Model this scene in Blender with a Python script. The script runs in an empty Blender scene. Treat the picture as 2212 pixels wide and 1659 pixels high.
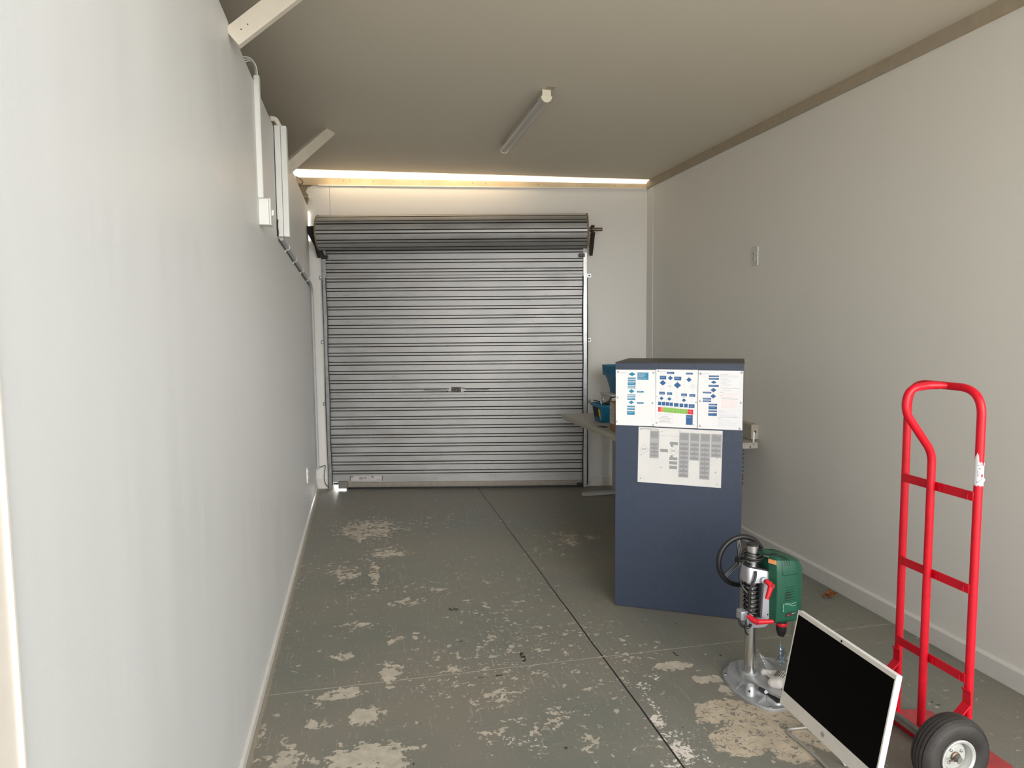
import bpy, bmesh, math, random
from mathutils import Vector, Matrix, Euler

random.seed(7)
S = bpy.context.scene
COL = S.collection
R = math.radians

# ------------------------------------------------------------------ camera
cam_d = bpy.data.cameras.new('camera')
cam = bpy.data.objects.new('camera', cam_d)
COL.objects.link(cam)
_Y = Vector(((778 - 1106) / 1500, (709 - 829.5) / 1500, 1)).normalized()      # room depth axis seen by the camera
_h = Vector((1, -0.0085, 0))
_up = _Y.cross(_h).normalized()
if _up.y > 0:
    _up = -_up
_X = _Y.cross(_up)
if _X.x < 0:
    _X = -_X
rows = (_X, _Y, _up)                                                            # world = rows @ cam(x right, y down, z forward)
m = Matrix(((rows[0].x, -rows[0].y, -rows[0].z, 0),
            (rows[1].x, -rows[1].y, -rows[1].z, 0),
            (rows[2].x, -rows[2].y, -rows[2].z, 1.5),
            (0, 0, 0, 1)))
cam.matrix_world = m
cam_d.sensor_width = 36
cam_d.lens = 1500 / 2212 * 36
cam_d.clip_start = 0.05
S.camera = cam

# ------------------------------------------------------------------ light
w = bpy.data.worlds.new('sky')
S.world = w
w.use_nodes = True
bg = w.node_tree.nodes['Background']
bg.inputs[0].default_value = (0.93, 0.97, 1.0, 1)
bg.inputs[1].default_value = 1.15


def area(name, loc, target, sx, sy, power, col=(1, 1, 1)):
    l = bpy.data.lights.new(name, 'AREA')
    l.shape = 'RECTANGLE'
    l.size, l.size_y = sx, sy
    l.energy = power
    l.color = col
    o = bpy.data.objects.new(name, l)
    COL.objects.link(o)
    o.location = loc
    o.rotation_euler = (Vector(target) - Vector(loc)).to_track_quat('-Z', 'Y').to_euler()
    return o


sun_d = bpy.data.lights.new('overcast_sun', 'SUN')
sun_d.energy = 3.2
sun_d.angle = R(50)
sun_d.color = (1.0, 0.975, 0.94)
sun = bpy.data.objects.new('overcast_sun', sun_d)
COL.objects.link(sun)
sun.location = (2, -6, 4)
sun.rotation_euler = Vector((-0.17, 1.0, -0.19)).to_track_quat('-Z', 'Y').to_euler()
yard_d = bpy.data.lights.new('yard_sun', 'SUN')           # stands behind the building: lights the yard, not the room
yard_d.energy = 10.0
yard_d.angle = R(3)
yard_d.color = (1.0, 0.95, 0.87)
yard = bpy.data.objects.new('yard_sun', yard_d)
COL.objects.link(yard)
yard.location = (-2, 9, 8)
yard.rotation_euler = Vector((0.25, -0.6, -0.9)).to_track_quat('-Z', 'Y').to_euler()
area('daylight_door_gap', (-0.20, 6.80, 0.05), (-0.44, 6.35, 0.16), 0.09, 0.05, 1.2, (1.0, 0.95, 0.88))

sl_ = area('daylight_slot', (0.915, 6.288, 2.852), (0.966, 6.533, 2.352), 2.5, 0.04, 2.2, (1.0, 0.76, 0.47))
S.view_settings.view_transform = 'Standard'
S.view_settings.look = 'None'
S.view_settings.gamma = 1
S.view_settings.exposure = 0.42
S.view_settings.use_curve_mapping = False


# ------------------------------------------------------------------ materials
def mat(name, col, rough=0.5, metal=0.0, var=0.06, scale=20, bump=0.0, bscale=120, alpha=None, emit=None, coat=0.0, spec=None):
    """procedural paint / plastic / metal: a noise varies the colour a little, another one bumps it"""
    M = bpy.data.materials.new(name)
    M.use_nodes = True
    nt = M.node_tree
    b = nt.nodes['Principled BSDF']
    b.inputs['Roughness'].default_value = rough
    b.inputs['Metallic'].default_value = metal
    if spec is not None:
        b.inputs['Specular IOR Level'].default_value = spec
    if coat:
        b.inputs['Coat Weight'].default_value = coat
        b.inputs['Coat Roughness'].default_value = 0.15
    tc = nt.nodes.new('ShaderNodeTexCoord')
    n = nt.nodes.new('ShaderNodeTexNoise')
    n.inputs['Scale'].default_value = scale
    n.inputs['Detail'].default_value = 4
    nt.links.new(tc.outputs['Object'], n.inputs['Vector'])
    mr = nt.nodes.new('ShaderNodeMapRange')
    mr.inputs[1].default_value = 0.3
    mr.inputs[2].default_value = 0.7
    mr.inputs[3].default_value = 1 - var
    mr.inputs[4].default_value = 1 + var
    nt.links.new(n.outputs[0], mr.inputs[0])
    mx = nt.nodes.new('ShaderNodeMix')
    mx.data_type = 'RGBA'
    mx.blend_type = 'MULTIPLY'
    mx.inputs[0].default_value = 1
    mx.inputs[6].default_value = (*col, 1)
    nt.links.new(mr.outputs[0], mx.inputs[7])
    nt.links.new(mx.outputs[2], b.inputs['Base Color'])
    if bump:
        n2 = nt.nodes.new('ShaderNodeTexNoise')
        n2.inputs['Scale'].default_value = bscale
        n2.inputs['Detail'].default_value = 3
        nt.links.new(tc.outputs['Object'], n2.inputs['Vector'])
        bp = nt.nodes.new('ShaderNodeBump')
        bp.inputs['Strength'].default_value = bump
        bp.inputs['Distance'].default_value = 0.002
        nt.links.new(n2.outputs[0], bp.inputs['Height'])
        nt.links.new(bp.outputs[0], b.inputs['Normal'])
    if alpha is not None:
        b.inputs['Alpha'].default_value = alpha
    if emit:
        b.inputs['Emission Color'].default_value = (*col, 1)
        b.inputs['Emission Strength'].default_value = emit
    return M


class NT:
    """small helper to write node maths"""
    def __init__(s, M):
        s.nt = M.node_tree
        s.b = s.nt.nodes['Principled BSDF']
        s.tc = s.nt.nodes.new('ShaderNodeTexCoord')
        s.P = s.tc.outputs['Object']

    def sock(s, v, inp):
        if isinstance(v, bpy.types.NodeSocket):
            s.nt.links.new(v, inp)
        else:
            inp.default_value = v

    def m(s, op, a, b=0.0, clamp=False):
        n = s.nt.nodes.new('ShaderNodeMath')
        n.operation = op
        n.use_clamp = clamp
        s.sock(a, n.inputs[0])
        s.sock(b, n.inputs[1])
        return n.outputs[0]

    def vm(s, op, a, b):
        n = s.nt.nodes.new('ShaderNodeVectorMath')
        n.operation = op
        s.sock(a, n.inputs[0])
        s.sock(b, n.inputs[1])
        return n.outputs[1] if op in ('LENGTH', 'DOT_PRODUCT', 'DISTANCE') else n.outputs[0]

    def noise(s, scale, detail=4, rough=0.5, stretch=None, off=(0, 0, 0), dist=0.0):
        v = s.P
        if stretch or any(off):
            mp = s.nt.nodes.new('ShaderNodeMapping')
            mp.inputs['Scale'].default_value = stretch or (1, 1, 1)
            mp.inputs['Location'].default_value = off
            s.nt.links.new(s.P, mp.inputs[0])
            v = mp.outputs[0]
        n = s.nt.nodes.new('ShaderNodeTexNoise')
        n.inputs['Scale'].default_value = scale
        n.inputs['Detail'].default_value = detail
        n.inputs['Roughness'].default_value = rough
        n.inputs['Distortion'].default_value = dist
        s.nt.links.new(v, n.inputs['Vector'])
        return n.outputs[0]

    def step(s, v, lo, hi, a=0.0, b=1.0):
        n = s.nt.nodes.new('ShaderNodeMapRange')
        s.sock(v, n.inputs[0])
        n.inputs[1].default_value = lo
        n.inputs[2].default_value = hi
        n.inputs[3].default_value = a
        n.inputs[4].default_value = b
        return n.outputs[0]

    def mix(s, f, a, b):
        n = s.nt.nodes.new('ShaderNodeMix')
        n.data_type = 'RGBA'
        s.sock(f, n.inputs[0])
        s.sock(a if isinstance(a, bpy.types.NodeSocket) else (*a, 1), n.inputs[6])
        s.sock(b if isinstance(b, bpy.types.NodeSocket) else (*b, 1), n.inputs[7])
        return n.outputs[2]

    def bump(s, h, strength, dist=0.002):
        n = s.nt.nodes.new('ShaderNodeBump')
        n.inputs['Strength'].default_value = strength
        n.inputs['Distance'].default_value = dist
        s.nt.links.new(h, n.inputs['Height'])
        s.nt.links.new(n.outputs[0], s.b.inputs['Normal'])


def new_mat(name, rough=0.6):
    M = bpy.data.materials.new(name)
    M.use_nodes = True
    M.node_tree.nodes['Principled BSDF'].inputs['Roughness'].default_value = rough
    return M


# --- painted walls
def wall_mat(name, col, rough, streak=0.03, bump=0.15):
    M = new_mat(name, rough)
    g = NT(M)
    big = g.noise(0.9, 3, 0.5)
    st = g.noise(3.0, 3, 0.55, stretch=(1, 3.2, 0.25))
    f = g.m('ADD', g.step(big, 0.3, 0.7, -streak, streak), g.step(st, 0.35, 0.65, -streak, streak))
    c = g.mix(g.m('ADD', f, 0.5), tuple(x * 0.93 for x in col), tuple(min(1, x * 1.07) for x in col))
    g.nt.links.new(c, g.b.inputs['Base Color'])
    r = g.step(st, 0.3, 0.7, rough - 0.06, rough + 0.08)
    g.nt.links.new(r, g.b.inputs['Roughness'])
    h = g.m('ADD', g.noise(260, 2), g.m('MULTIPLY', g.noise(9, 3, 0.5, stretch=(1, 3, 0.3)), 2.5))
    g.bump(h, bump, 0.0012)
    return M


M_WALL_L = wall_mat('wall paint cool white', (0.75, 0.76, 0.755), 0.42, 0.05)
M_WALL_R = wall_mat('wall paint warm white', (0.81, 0.785, 0.73), 0.6)
M_WALL_B = wall_mat('wall paint off white', (0.81, 0.79, 0.75), 0.55)
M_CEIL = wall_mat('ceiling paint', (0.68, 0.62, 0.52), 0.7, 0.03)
M_TRIM = mat('gloss trim paint', (0.74, 0.72, 0.67), 0.4, var=0.03)
M_TRIMC = mat('cream trim paint', (0.80, 0.74, 0.66), 0.45, var=0.03)
M_TIMBER = mat('pine batten', (0.58, 0.47, 0.31), 0.7, var=0.12, scale=6)
M_BARE = mat('bare building paper', (0.30, 0.24, 0.16), 0.8, var=0.1, scale=8)
M_WHITE = mat('white plastic', (0.78, 0.78, 0.75), 0.4, var=0.02)
M_GREYPVC = mat('grey conduit', (0.50, 0.51, 0.51), 0.45, var=0.03)
M_BLACK = mat('black plastic', (0.012, 0.012, 0.013), 0.4, var=0.2)
M_BLACKM = mat('black steel', (0.02, 0.019, 0.018), 0.55, var=0.3)
M_ZINC = mat('zinc plated steel', (0.42, 0.43, 0.43), 0.38, 0.85, var=0.15)
M_SILVER = mat('cast aluminium', (0.50, 0.51, 0.52), 0.42, 0.65, var=0.06, bump=0.08)
M_HEAD = mat('silver painted casting', (0.46, 0.46, 0.49), 0.36, 0.45, var=0.04, bump=0.1)
M_CHROME = mat('polished tube', (0.62, 0.63, 0.62), 0.2, 1.0, var=0.05)
M_RED = mat('red enamel', (0.60, 0.004, 0.018), 0.36, var=0.10, scale=30, coat=0.08, bump=0.05, bscale=60, spec=0.35)
M_REDDUST = mat('dusty red enamel', (0.42, 0.045, 0.05), 0.5, var=0.15, scale=30)
M_REDP = mat('red plastic', (0.60, 0.008, 0.02), 0.35, var=0.05)
M_GREEN = mat('dark green plastic', (0.008, 0.078, 0.043), 0.42, var=0.05, bump=0.1, bscale=400)
M_CHART = mat('green chart print', (0.008, 0.10, 0.055), 0.4, var=0.03)
M_ORANGE = mat('orange sticker', (0.75, 0.30, 0.10), 0.5, var=0.2, scale=90)
M_INK = mat('black ink', (0.02, 0.02, 0.02), 0.6, var=0.05)
M_INKLIGHT = mat('light ink', (0.8, 0.85, 0.8), 0.5, var=0.02)
M_BLUEIND = mat('blue drill coating', (0.02, 0.28, 0.62), 0.35, 0.2)
M_RUBBER = mat('tyre rubber', (0.034, 0.030, 0.027), 0.62, var=0.35, scale=14, bump=0.25, bscale=90)
M_RIM = mat('grey painted rim', (0.56, 0.56, 0.53), 0.42, 0.3, var=0.08, scale=30)
M_AXLE = mat('dull grey axle', (0.20, 0.195, 0.18), 0.5, 0.3, var=0.2)
M_RUST = mat('greasy axle steel', (0.22, 0.17, 0.13), 0.5, 0.7, var=0.3, scale=80)
M_CAB = mat('blue grey steel paint', (0.030, 0.042, 0.072), 0.45, var=0.07, scale=35, bump=0.12, bscale=300)
M_CABD = mat('dark grey steel paint', (0.035, 0.033, 0.034), 0.5, var=0.08)
M_PAPER = mat('white paper', (0.72, 0.715, 0.72), 0.65, var=0.02, scale=8, bump=0.1, bscale=8)
M_PAPER2 = mat('large white paper', (0.62, 0.61, 0.59), 0.7, var=0.03, scale=9, bump=0.15, bscale=10)
M_TACK = mat('grey tack showing through', (0.36, 0.37, 0.40), 0.7, var=0.2, scale=300)
M_TEAL = mat('teal print', (0.01, 0.20, 0.34), 0.6, var=0.12, scale=300)
M_NAVY = mat('navy print', (0.022, 0.10, 0.26), 0.6, var=0.08, scale=300)
M_PRED = mat('red print', (0.66, 0.012, 0.035), 0.6, var=0.03)
M_PORANGE = mat('orange print', (0.85, 0.20, 0.06), 0.6, var=0.03)
M_PGREEN = mat('green print', (0.20, 0.42, 0.05), 0.6, var=0.03)
M_PGREY = mat('grey print', (0.36, 0.36, 0.36), 0.6, var=0.08, scale=500)
M_PGREY2 = mat('mid grey print', (0.27, 0.27, 0.27), 0.6, var=0.08, scale=500)
M_LINE = mat('thin print line', (0.22, 0.23, 0.26), 0.6, var=0.1, scale=900)
M_PALE = mat('faint print', (0.55, 0.57, 0.66), 0.6, var=0.2, scale=900)
M_PINK = mat('faint red print', (0.80, 0.50, 0.48), 0.6, var=0.2, scale=900)
M_DESK = mat('off white laminate', (0.44, 0.42, 0.36), 0.45, var=0.03)
M_DESKLEG = mat('light grey leg paint', (0.42, 0.41, 0.38), 0.45, var=0.03)
M_TUB = mat('blue translucent plastic', (0.008, 0.17, 0.32), 0.35, var=0.08)
M_CARD = mat('brown cardboard', (0.30, 0.165, 0.085), 0.8, var=0.08, scale=40)
M_CARDW = mat('white printed card', (0.62, 0.60, 0.56), 0.6, var=0.05)
M_YELLOW = mat('yellow sticker', (0.80, 0.55, 0.03), 0.5, var=0.08)
M_SCREEN = mat('black glass', (0.0015, 0.0012, 0.0012), 0.18, var=0.1, spec=0.06)
M_BEZEL = mat('champagne silver plastic', (0.80, 0.75, 0.68), 0.42, 0.1, var=0.03)
M_MONW = mat('white case plastic', (0.84, 0.83, 0.82), 0.4, var=0.02)
M_GLOVE = mat('white cotton', (0.66, 0.62, 0.58), 0.9, var=0.12, scale=60, bump=0.5, bscale=300)
M_LEAF = mat('dry leaf', (0.26, 0.10, 0.035), 0.55, var=0.5, scale=90, bump=0.4, bscale=150)
M_DIFF = mat('ribbed diffuser', (0.50, 0.49, 0.46), 0.35, var=0.03)
M_LAMPCAP = mat('cream lamp end cap', (0.80, 0.76, 0.62), 0.5, var=0.02)
M_WIRE = mat('dull wire', (0.16, 0.12, 0.07), 0.6, var=0.2)
M_MIDLINE = mat('duct seam', (0.30, 0.30, 0.30), 0.6, var=0.05)


def clear_mat():
    M = bpy.data.materials.new('clear plastic')
    M.use_nodes = True
    nt = M.node_tree
    b = nt.nodes['Principled BSDF']
    nt.nodes.remove(b)
    out = nt.nodes['Material Output']
    t = nt.nodes.new('ShaderNodeBsdfTransparent')
    t.inputs[0].default_value = (0.93, 0.94, 0.94, 1)
    gl = nt.nodes.new('ShaderNodeBsdfGlossy')
    gl.inputs['Roughness'].default_value = 0.12
    n = nt.nodes.new('ShaderNodeTexNoise')
    n.inputs['Scale'].default_value = 25
    bp = nt.nodes.new('ShaderNodeBump')
    bp.inputs['Strength'].default_value = 0.3
    bp.inputs['Distance'].default_value = 0.003
    nt.links.new(n.outputs[0], bp.inputs['Height'])
    nt.links.new(bp.outputs[0], gl.inputs['Normal'])
    lw = nt.nodes.new('ShaderNodeLayerWeight')
    lw.inputs[0].default_value = 0.35
    mr = nt.nodes.new('ShaderNodeMapRange')
    mr.inputs[3].default_value = 0.10
    mr.inputs[4].default_value = 0.75
    nt.links.new(lw.outputs['Facing'], mr.inputs[0])
    mx = nt.nodes.new('ShaderNodeMixShader')
    nt.links.new(mr.outputs[0], mx.inputs[0])
    nt.links.new(t.outputs[0], mx.inputs[1])
    nt.links.new(gl.outputs[0], mx.inputs[2])
    nt.links.new(mx.outputs[0], out.inputs[0])
    return M


M_CLEAR = clear_mat()


def ribbed_metal():
    """galvanised door steel with grime in broad patches and scratches"""
    M = new_mat('galvanised door steel', 0.42)
    g = NT(M)
    n1 = g.noise(3.5, 5, 0.6, stretch=(1, 1, 3))
    n2 = g.noise(40, 4, 0.6, stretch=(0.3, 1, 2.0))
    c = g.mix(g.step(n1, 0.35, 0.68), (0.345, 0.34, 0.33), (0.43, 0.43, 0.43))
    c = g.mix(g.m('MULTIPLY', g.step(n2, 0.60, 0.75), 0.25), c, (0.24, 0.21, 0.18))
    # rub marks where the curtain scraped: short dark dashes
    sm = g.m('MULTIPLY', g.step(g.noise(26, 2, 0.5, stretch=(0.5, 1, 4)), 0.70, 0.73), 0.5)
    c = g.mix(sm, c, (0.16, 0.13, 0.11))
    g.nt.links.new(c, g.b.inputs['Base Color'])
    g.b.inputs['Metallic'].default_value = 0.45
    g.nt.links.new(g.step(n1, 0.3, 0.7, 0.36, 0.52), g.b.inputs['Roughness'])
    g.bump(n2, 0.12, 0.002)
    return M


M_DOOR = ribbed_metal()
M_GROOVE = mat('grimy shaded groove', (0.016, 0.012, 0.010), 0.85, var=0.3)  # shade of the groove recesses painted near black, along with grime

# --- floor: green-grey paint worn through to the concrete
BARE = [(-0.004, 2.364, 0.139, 0.101, 1), (-0.297, 2.432, 0.079, 0.063, 0.75), (-0.011, 2.645, 0.074, 0.062, 0.8), (-0.135, 2.832, 0.082, 0.048, 0.95), (0.093, 2.959, 0.051, 0.123, 0.75), (0.119, 3.3, 0.048, 0.084, 0.6), (-0.122, 3.171, 0.046, 0.059, 0.8), (-0.08, 3.497, 0.103, 0.054, 0.6), (-0.173, 2.622, 0.069, 0.051, 0.55), (0.23, 3.299, 0.026, 0.064, 0.6), (0.59, 3.198, 0.031, 0.053, 0.7), (0.364, 2.937, 0.04, 0.041, 0.6), (0.655, 3.073, 0.034, 0.045, 0.6), (0.036, 5.205, 0.243, 0.283, 0.7), (0.134, 4.61, 0.157, 0.136, 0.65), (-0.13, 4.27, 0.097, 0.179, 0.55), (0.05, 4.226, 0.033, 0.236, 0.6), (0.215, 3.744, 0.087, 0.068, 0.6), (1.375, 4.617, 0.152, 0.182, 0.5), (1.567, 4.626, 0.083, 0.056, 0.6), (0.408, 3.877, 0.078, 0.06, 0.45), (0.512, 2.684, 0.083, 0.066, 0.5), (0.587, 2.63, 0.055, 0.051, 0.5), (1.191, 2.946, 0.126, 0.131, 0.35), (-0.399, 2.568, 0.02, 0.174, 0.35), (0.512, 2.416, 0.117, 0.088, 0.4), (0.649, 3.575, 0.146, 0.151, 0.35), (1.316, 2.747, 0.074, 0.043, 1), (1.399, 2.603, 0.057, 0.036, 1), (1.44, 2.511, 0.03, 0.04, 0.95), (1.289, 2.413, 0.053, 0.034, 0.6), (0.77, 2.296, 0.065, 0.082, 0.45), (0.696, 2.467, 0.104, 0.078, 0.4)]
BIG = [(1.52, 2.20, 0.08, 0.10, 1), (1.60, 2.12, 0.07, 0.08, 0.95), (1.56, 2.26, 0.06, 0.05, 0.9), (1.40, 2.30, 0.10, 0.08, 1), (1.35, 2.361, 0.115, 0.079, 1), (1.3, 2.173, 0.101, 0.092, 1), (1.421, 2.204, 0.11, 0.11, 1), (1.453, 2.081, 0.079, 0.074, 0.9), (1.474, 2.319, 0.087, 0.061, 1)]
CHALK = [(1.065, 2.356, 0.026, 0.044, 1), (1.096, 2.475, 0.016, 0.131, 0.6), (1.071, 2.256, 0.069, 0.036, 0.6), (1.075, 2.163, 0.041, 0.071, 0.9), (1.116, 2.614, 0.03, 0.035, 0.6), (1.155, 2.251, 0.043, 0.072, 0.35), (1.021, 2.1, 0.062, 0.032, 0.55), (1.191, 2.672, 0.027, 0.033, 0.6), (1.135, 2.087, 0.016, 0.036, 0.6), (0.499, 2.359, 0.041, 0.042, 0.45), (0.583, 2.311, 0.036, 0.069, 0.45)]
MARKS = [(0.449, 3.584, 0.039, 0.022, 0.9), (0.685, 2.985, 0.012, 0.056, 1), (0.426, 3.201, 0.026, 0.019, 0.7), (0.511, 2.836, 0.058, 0.010, 0.8), (0.69, 2.277, 0.023, 0.017, 0.6), (1.373, 2.842, 0.010, 0.025, 0.8), (1.569, 2.786, 0.008, 0.012, 1), (2.188, 2.22, 0.011, 0.043, 0.7)]


def floor_mat():
    M = new_mat('worn painted concrete', 0.5)
    g = NT(M)
    g.P = g.tc.outputs['Object']

    def field(blobs):
        acc = None
        for (x, y, rx, ry, s) in blobs:
            d = g.vm('MULTIPLY', g.vm('SUBTRACT', g.P, (x, y, 0)), (1 / rx, 1 / ry, 0))
            L = g.vm('LENGTH', d, (0, 0, 0))
            f = g.step(L, 0.55, 1.55, s, 0.0)
            acc = f if acc is None else g.m('MAXIMUM', acc, f)
        return acc
    warp = g.noise(11, 8, 0.66, dist=0.2)
    fine = g.noise(34, 6, 0.6, off=(3, 1, 0))
    n = g.m('ADD', g.m('MULTIPLY', warp, 0.55), g.m('MULTIPLY', fine, 0.45))
    bare = g.step(g.m('ADD', n, g.m('MULTIPLY', field(BARE), 0.215)), 0.622, 0.629)
    sp = g.nt.nodes.new('ShaderNodeSeparateXYZ')
    g.nt.links.new(g.P, sp.inputs[0])
    SX, SY = sp.outputs[0], sp.outputs[1]
    # scattered small chips, thicker towards the open end and the drill
    dens = g.m('ADD', g.step(g.noise(1.3, 3, 0.6, off=(5, 2, 0)), 0.42, 0.62, -0.03, 0.035), g.m('ADD', g.step(SX, 1.25, 1.75, 0.0, -0.045), g.step(SY, 3.6, 5.6, 0.0, -0.02)))
    chips = g.step(g.m('ADD', g.noise(21, 6, 0.64, off=(9, 4, 0), stretch=(1, 1.0, 1)), dens), 0.628, 0.632)
    chips2 = g.step(g.m('ADD', g.noise(75, 3, 0.6, off=(1, 14, 0), stretch=(1, 0.8, 1)), dens), 0.678, 0.684)
    chips3 = g.step(g.m('ADD', g.noise(17, 6, 0.68, off=(19, 4, 0), stretch=(0.9, 1.1, 1)), g.m('MULTIPLY', dens, 1.2)), 0.650, 0.654)
    chips2 = g.m('MAXIMUM', chips2, chips3)
    bare = g.m('MAXIMUM', bare, g.m('MAXIMUM', chips, chips2))
    # large crazed patch by the drill stand
    bigf = g.step(g.m('ADD', g.m('ADD', g.m('MULTIPLY', warp, 0.45), g.m('MULTIPLY', fine, 0.35)), g.m('MULTIPLY', field(BIG), 0.42)), 0.60, 0.61)
    v = g.nt.nodes.new('ShaderNodeTexVoronoi')
    v.feature = 'DISTANCE_TO_EDGE'
    v.inputs['Scale'].default_value = 38
    wv = g.nt.nodes.new('ShaderNodeTexNoise')
    wv.inputs['Scale'].default_value = 18
    wv.inputs['Detail'].default_value = 5
    g.nt.links.new(g.P, wv.inputs['Vector'])
    pv = g.vm('ADD', g.P, g.vm('MULTIPLY', wv.outputs[1], (0.05, 0.05, 0)))
    g.nt.links.new(pv, v.inputs['Vector'])
    crack = g.m('MULTIPLY', g.step(v.outputs['Distance'], 0.03, 0.09, 1, 0), g.step(fine, 0.50, 0.55))
    bigf = g.m('MULTIPLY', bigf, g.m('SUBTRACT', 1.0, crack))
    bigf = g.m('MULTIPLY', bigf, g.step(g.m('ADD', g.noise(22, 5, 0.6, off=(2, 7, 0)), 0.0), 0.60, 0.61, 1, 0))
    # left wall edge where the paint line stops short
    sx = g.nt.nodes.new('ShaderNodeSeparateXYZ')
    g.nt.links.new(g.P, sx.inputs[0])
    X, Yc = sx.outputs[0], sx.outputs[1]
    edge = g.step(g.m('ADD', X, g.m('MULTIPLY', g.noise(30, 4, 0.6), -0.03)), -0.425, -0.420, 1, 0)
    # paint colours
    pn = g.noise(1.6, 5, 0.55, off=(2, 2, 0))
    paint = g.mix(g.step(pn, 0.38, 0.62), (0.192, 0.196, 0.165), (0.240, 0.220, 0.178))
    paint = g.mix(g.m('MULTIPLY', g.step(g.noise(120, 3), 0.3, 0.7), 0.25), paint, (0.15, 0.145, 0.12))
    scr = g.m('MULTIPLY', g.step(g.noise(9, 4, 0.6, stretch=(12, 0.5, 1), off=(0.3, 0, 0)), 0.63, 0.66), 0.6)
    sc2 = g.m('MULTIPLY', g.step(g.noise(9, 4, 0.6, stretch=(0.6, 14, 1), off=(0.9, 3, 0)), 0.65, 0.68), 0.6)
    scr = g.m('MAXIMUM', scr, sc2)
    paint = g.mix(scr, paint, (0.36, 0.34, 0.29))
    conc = g.mix(g.step(g.noise(20, 5, 0.6), 0.35, 0.65), (0.42, 0.375, 0.30), (0.56, 0.50, 0.41))
    conc2 = g.mix(g.step(g.noise(14, 5, 0.6), 0.35, 0.7), (0.60, 0.51, 0.385), (0.44, 0.37, 0.27))
    c = g.mix(bare, paint, conc)
    c = g.mix(g.m('MULTIPLY', edge, 0.8), c, (0.35, 0.31, 0.25))
    c = g.mix(bigf, c, conc2)
    ch = g.step(g.m('ADD', g.noise(60, 5, 0.7, off=(4, 4, 0)), g.m('MULTIPLY', field(CHALK), 0.27)), 0.67, 0.71)
    c = g.mix(ch, c, (0.74, 0.68, 0.60))
    mk = g.step(g.m('ADD', g.noise(45, 4, 0.6, off=(7, 7, 0)), g.m('MULTIPLY', field(MARKS), 0.26)), 0.70, 0.72)
    c = g.mix(mk, c, (0.022, 0.020, 0.018))
    # saw cut along the room and the pale hairline across it
    wob = g.m('MULTIPLY', g.m('SUBTRACT', g.noise(3.5, 3), 0.5), 0.012)
    j = g.m('ABSOLUTE', g.m('SUBTRACT', g.m('ADD', X, wob), 1.04))
    c = g.mix(g.step(j, 0.0028, 0.0048, 1, 0), c, (0.012, 0.010, 0.008))
    t = g.m('ABSOLUTE', g.m('SUBTRACT', g.m('ADD', Yc, wob), 2.893))
    c = g.mix(g.m('MULTIPLY', g.step(t, 0.0015, 0.0035, 1, 0), g.step(fine, 0.35, 0.55, 0.35, 0.9)), c, (0.50, 0.45, 0.38))
    g.nt.links.new(c, g.b.inputs['Base Color'])
    rr = g.m('ADD', g.step(pn, 0.3, 0.7, 0.42, 0.52), g.m('MULTIPLY', g.m('MAXIMUM', bare, bigf), 0.25))
    g.nt.links.new(rr, g.b.inputs['Roughness'])
    hh = g.m('SUBTRACT', g.m('MULTIPLY', g.noise(90, 3), 0.3), g.m('MAXIMUM', bare, bigf))
    g.bump(hh, 0.35, 0.0015)
    return M


M_FLOOR = floor_mat()


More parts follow.
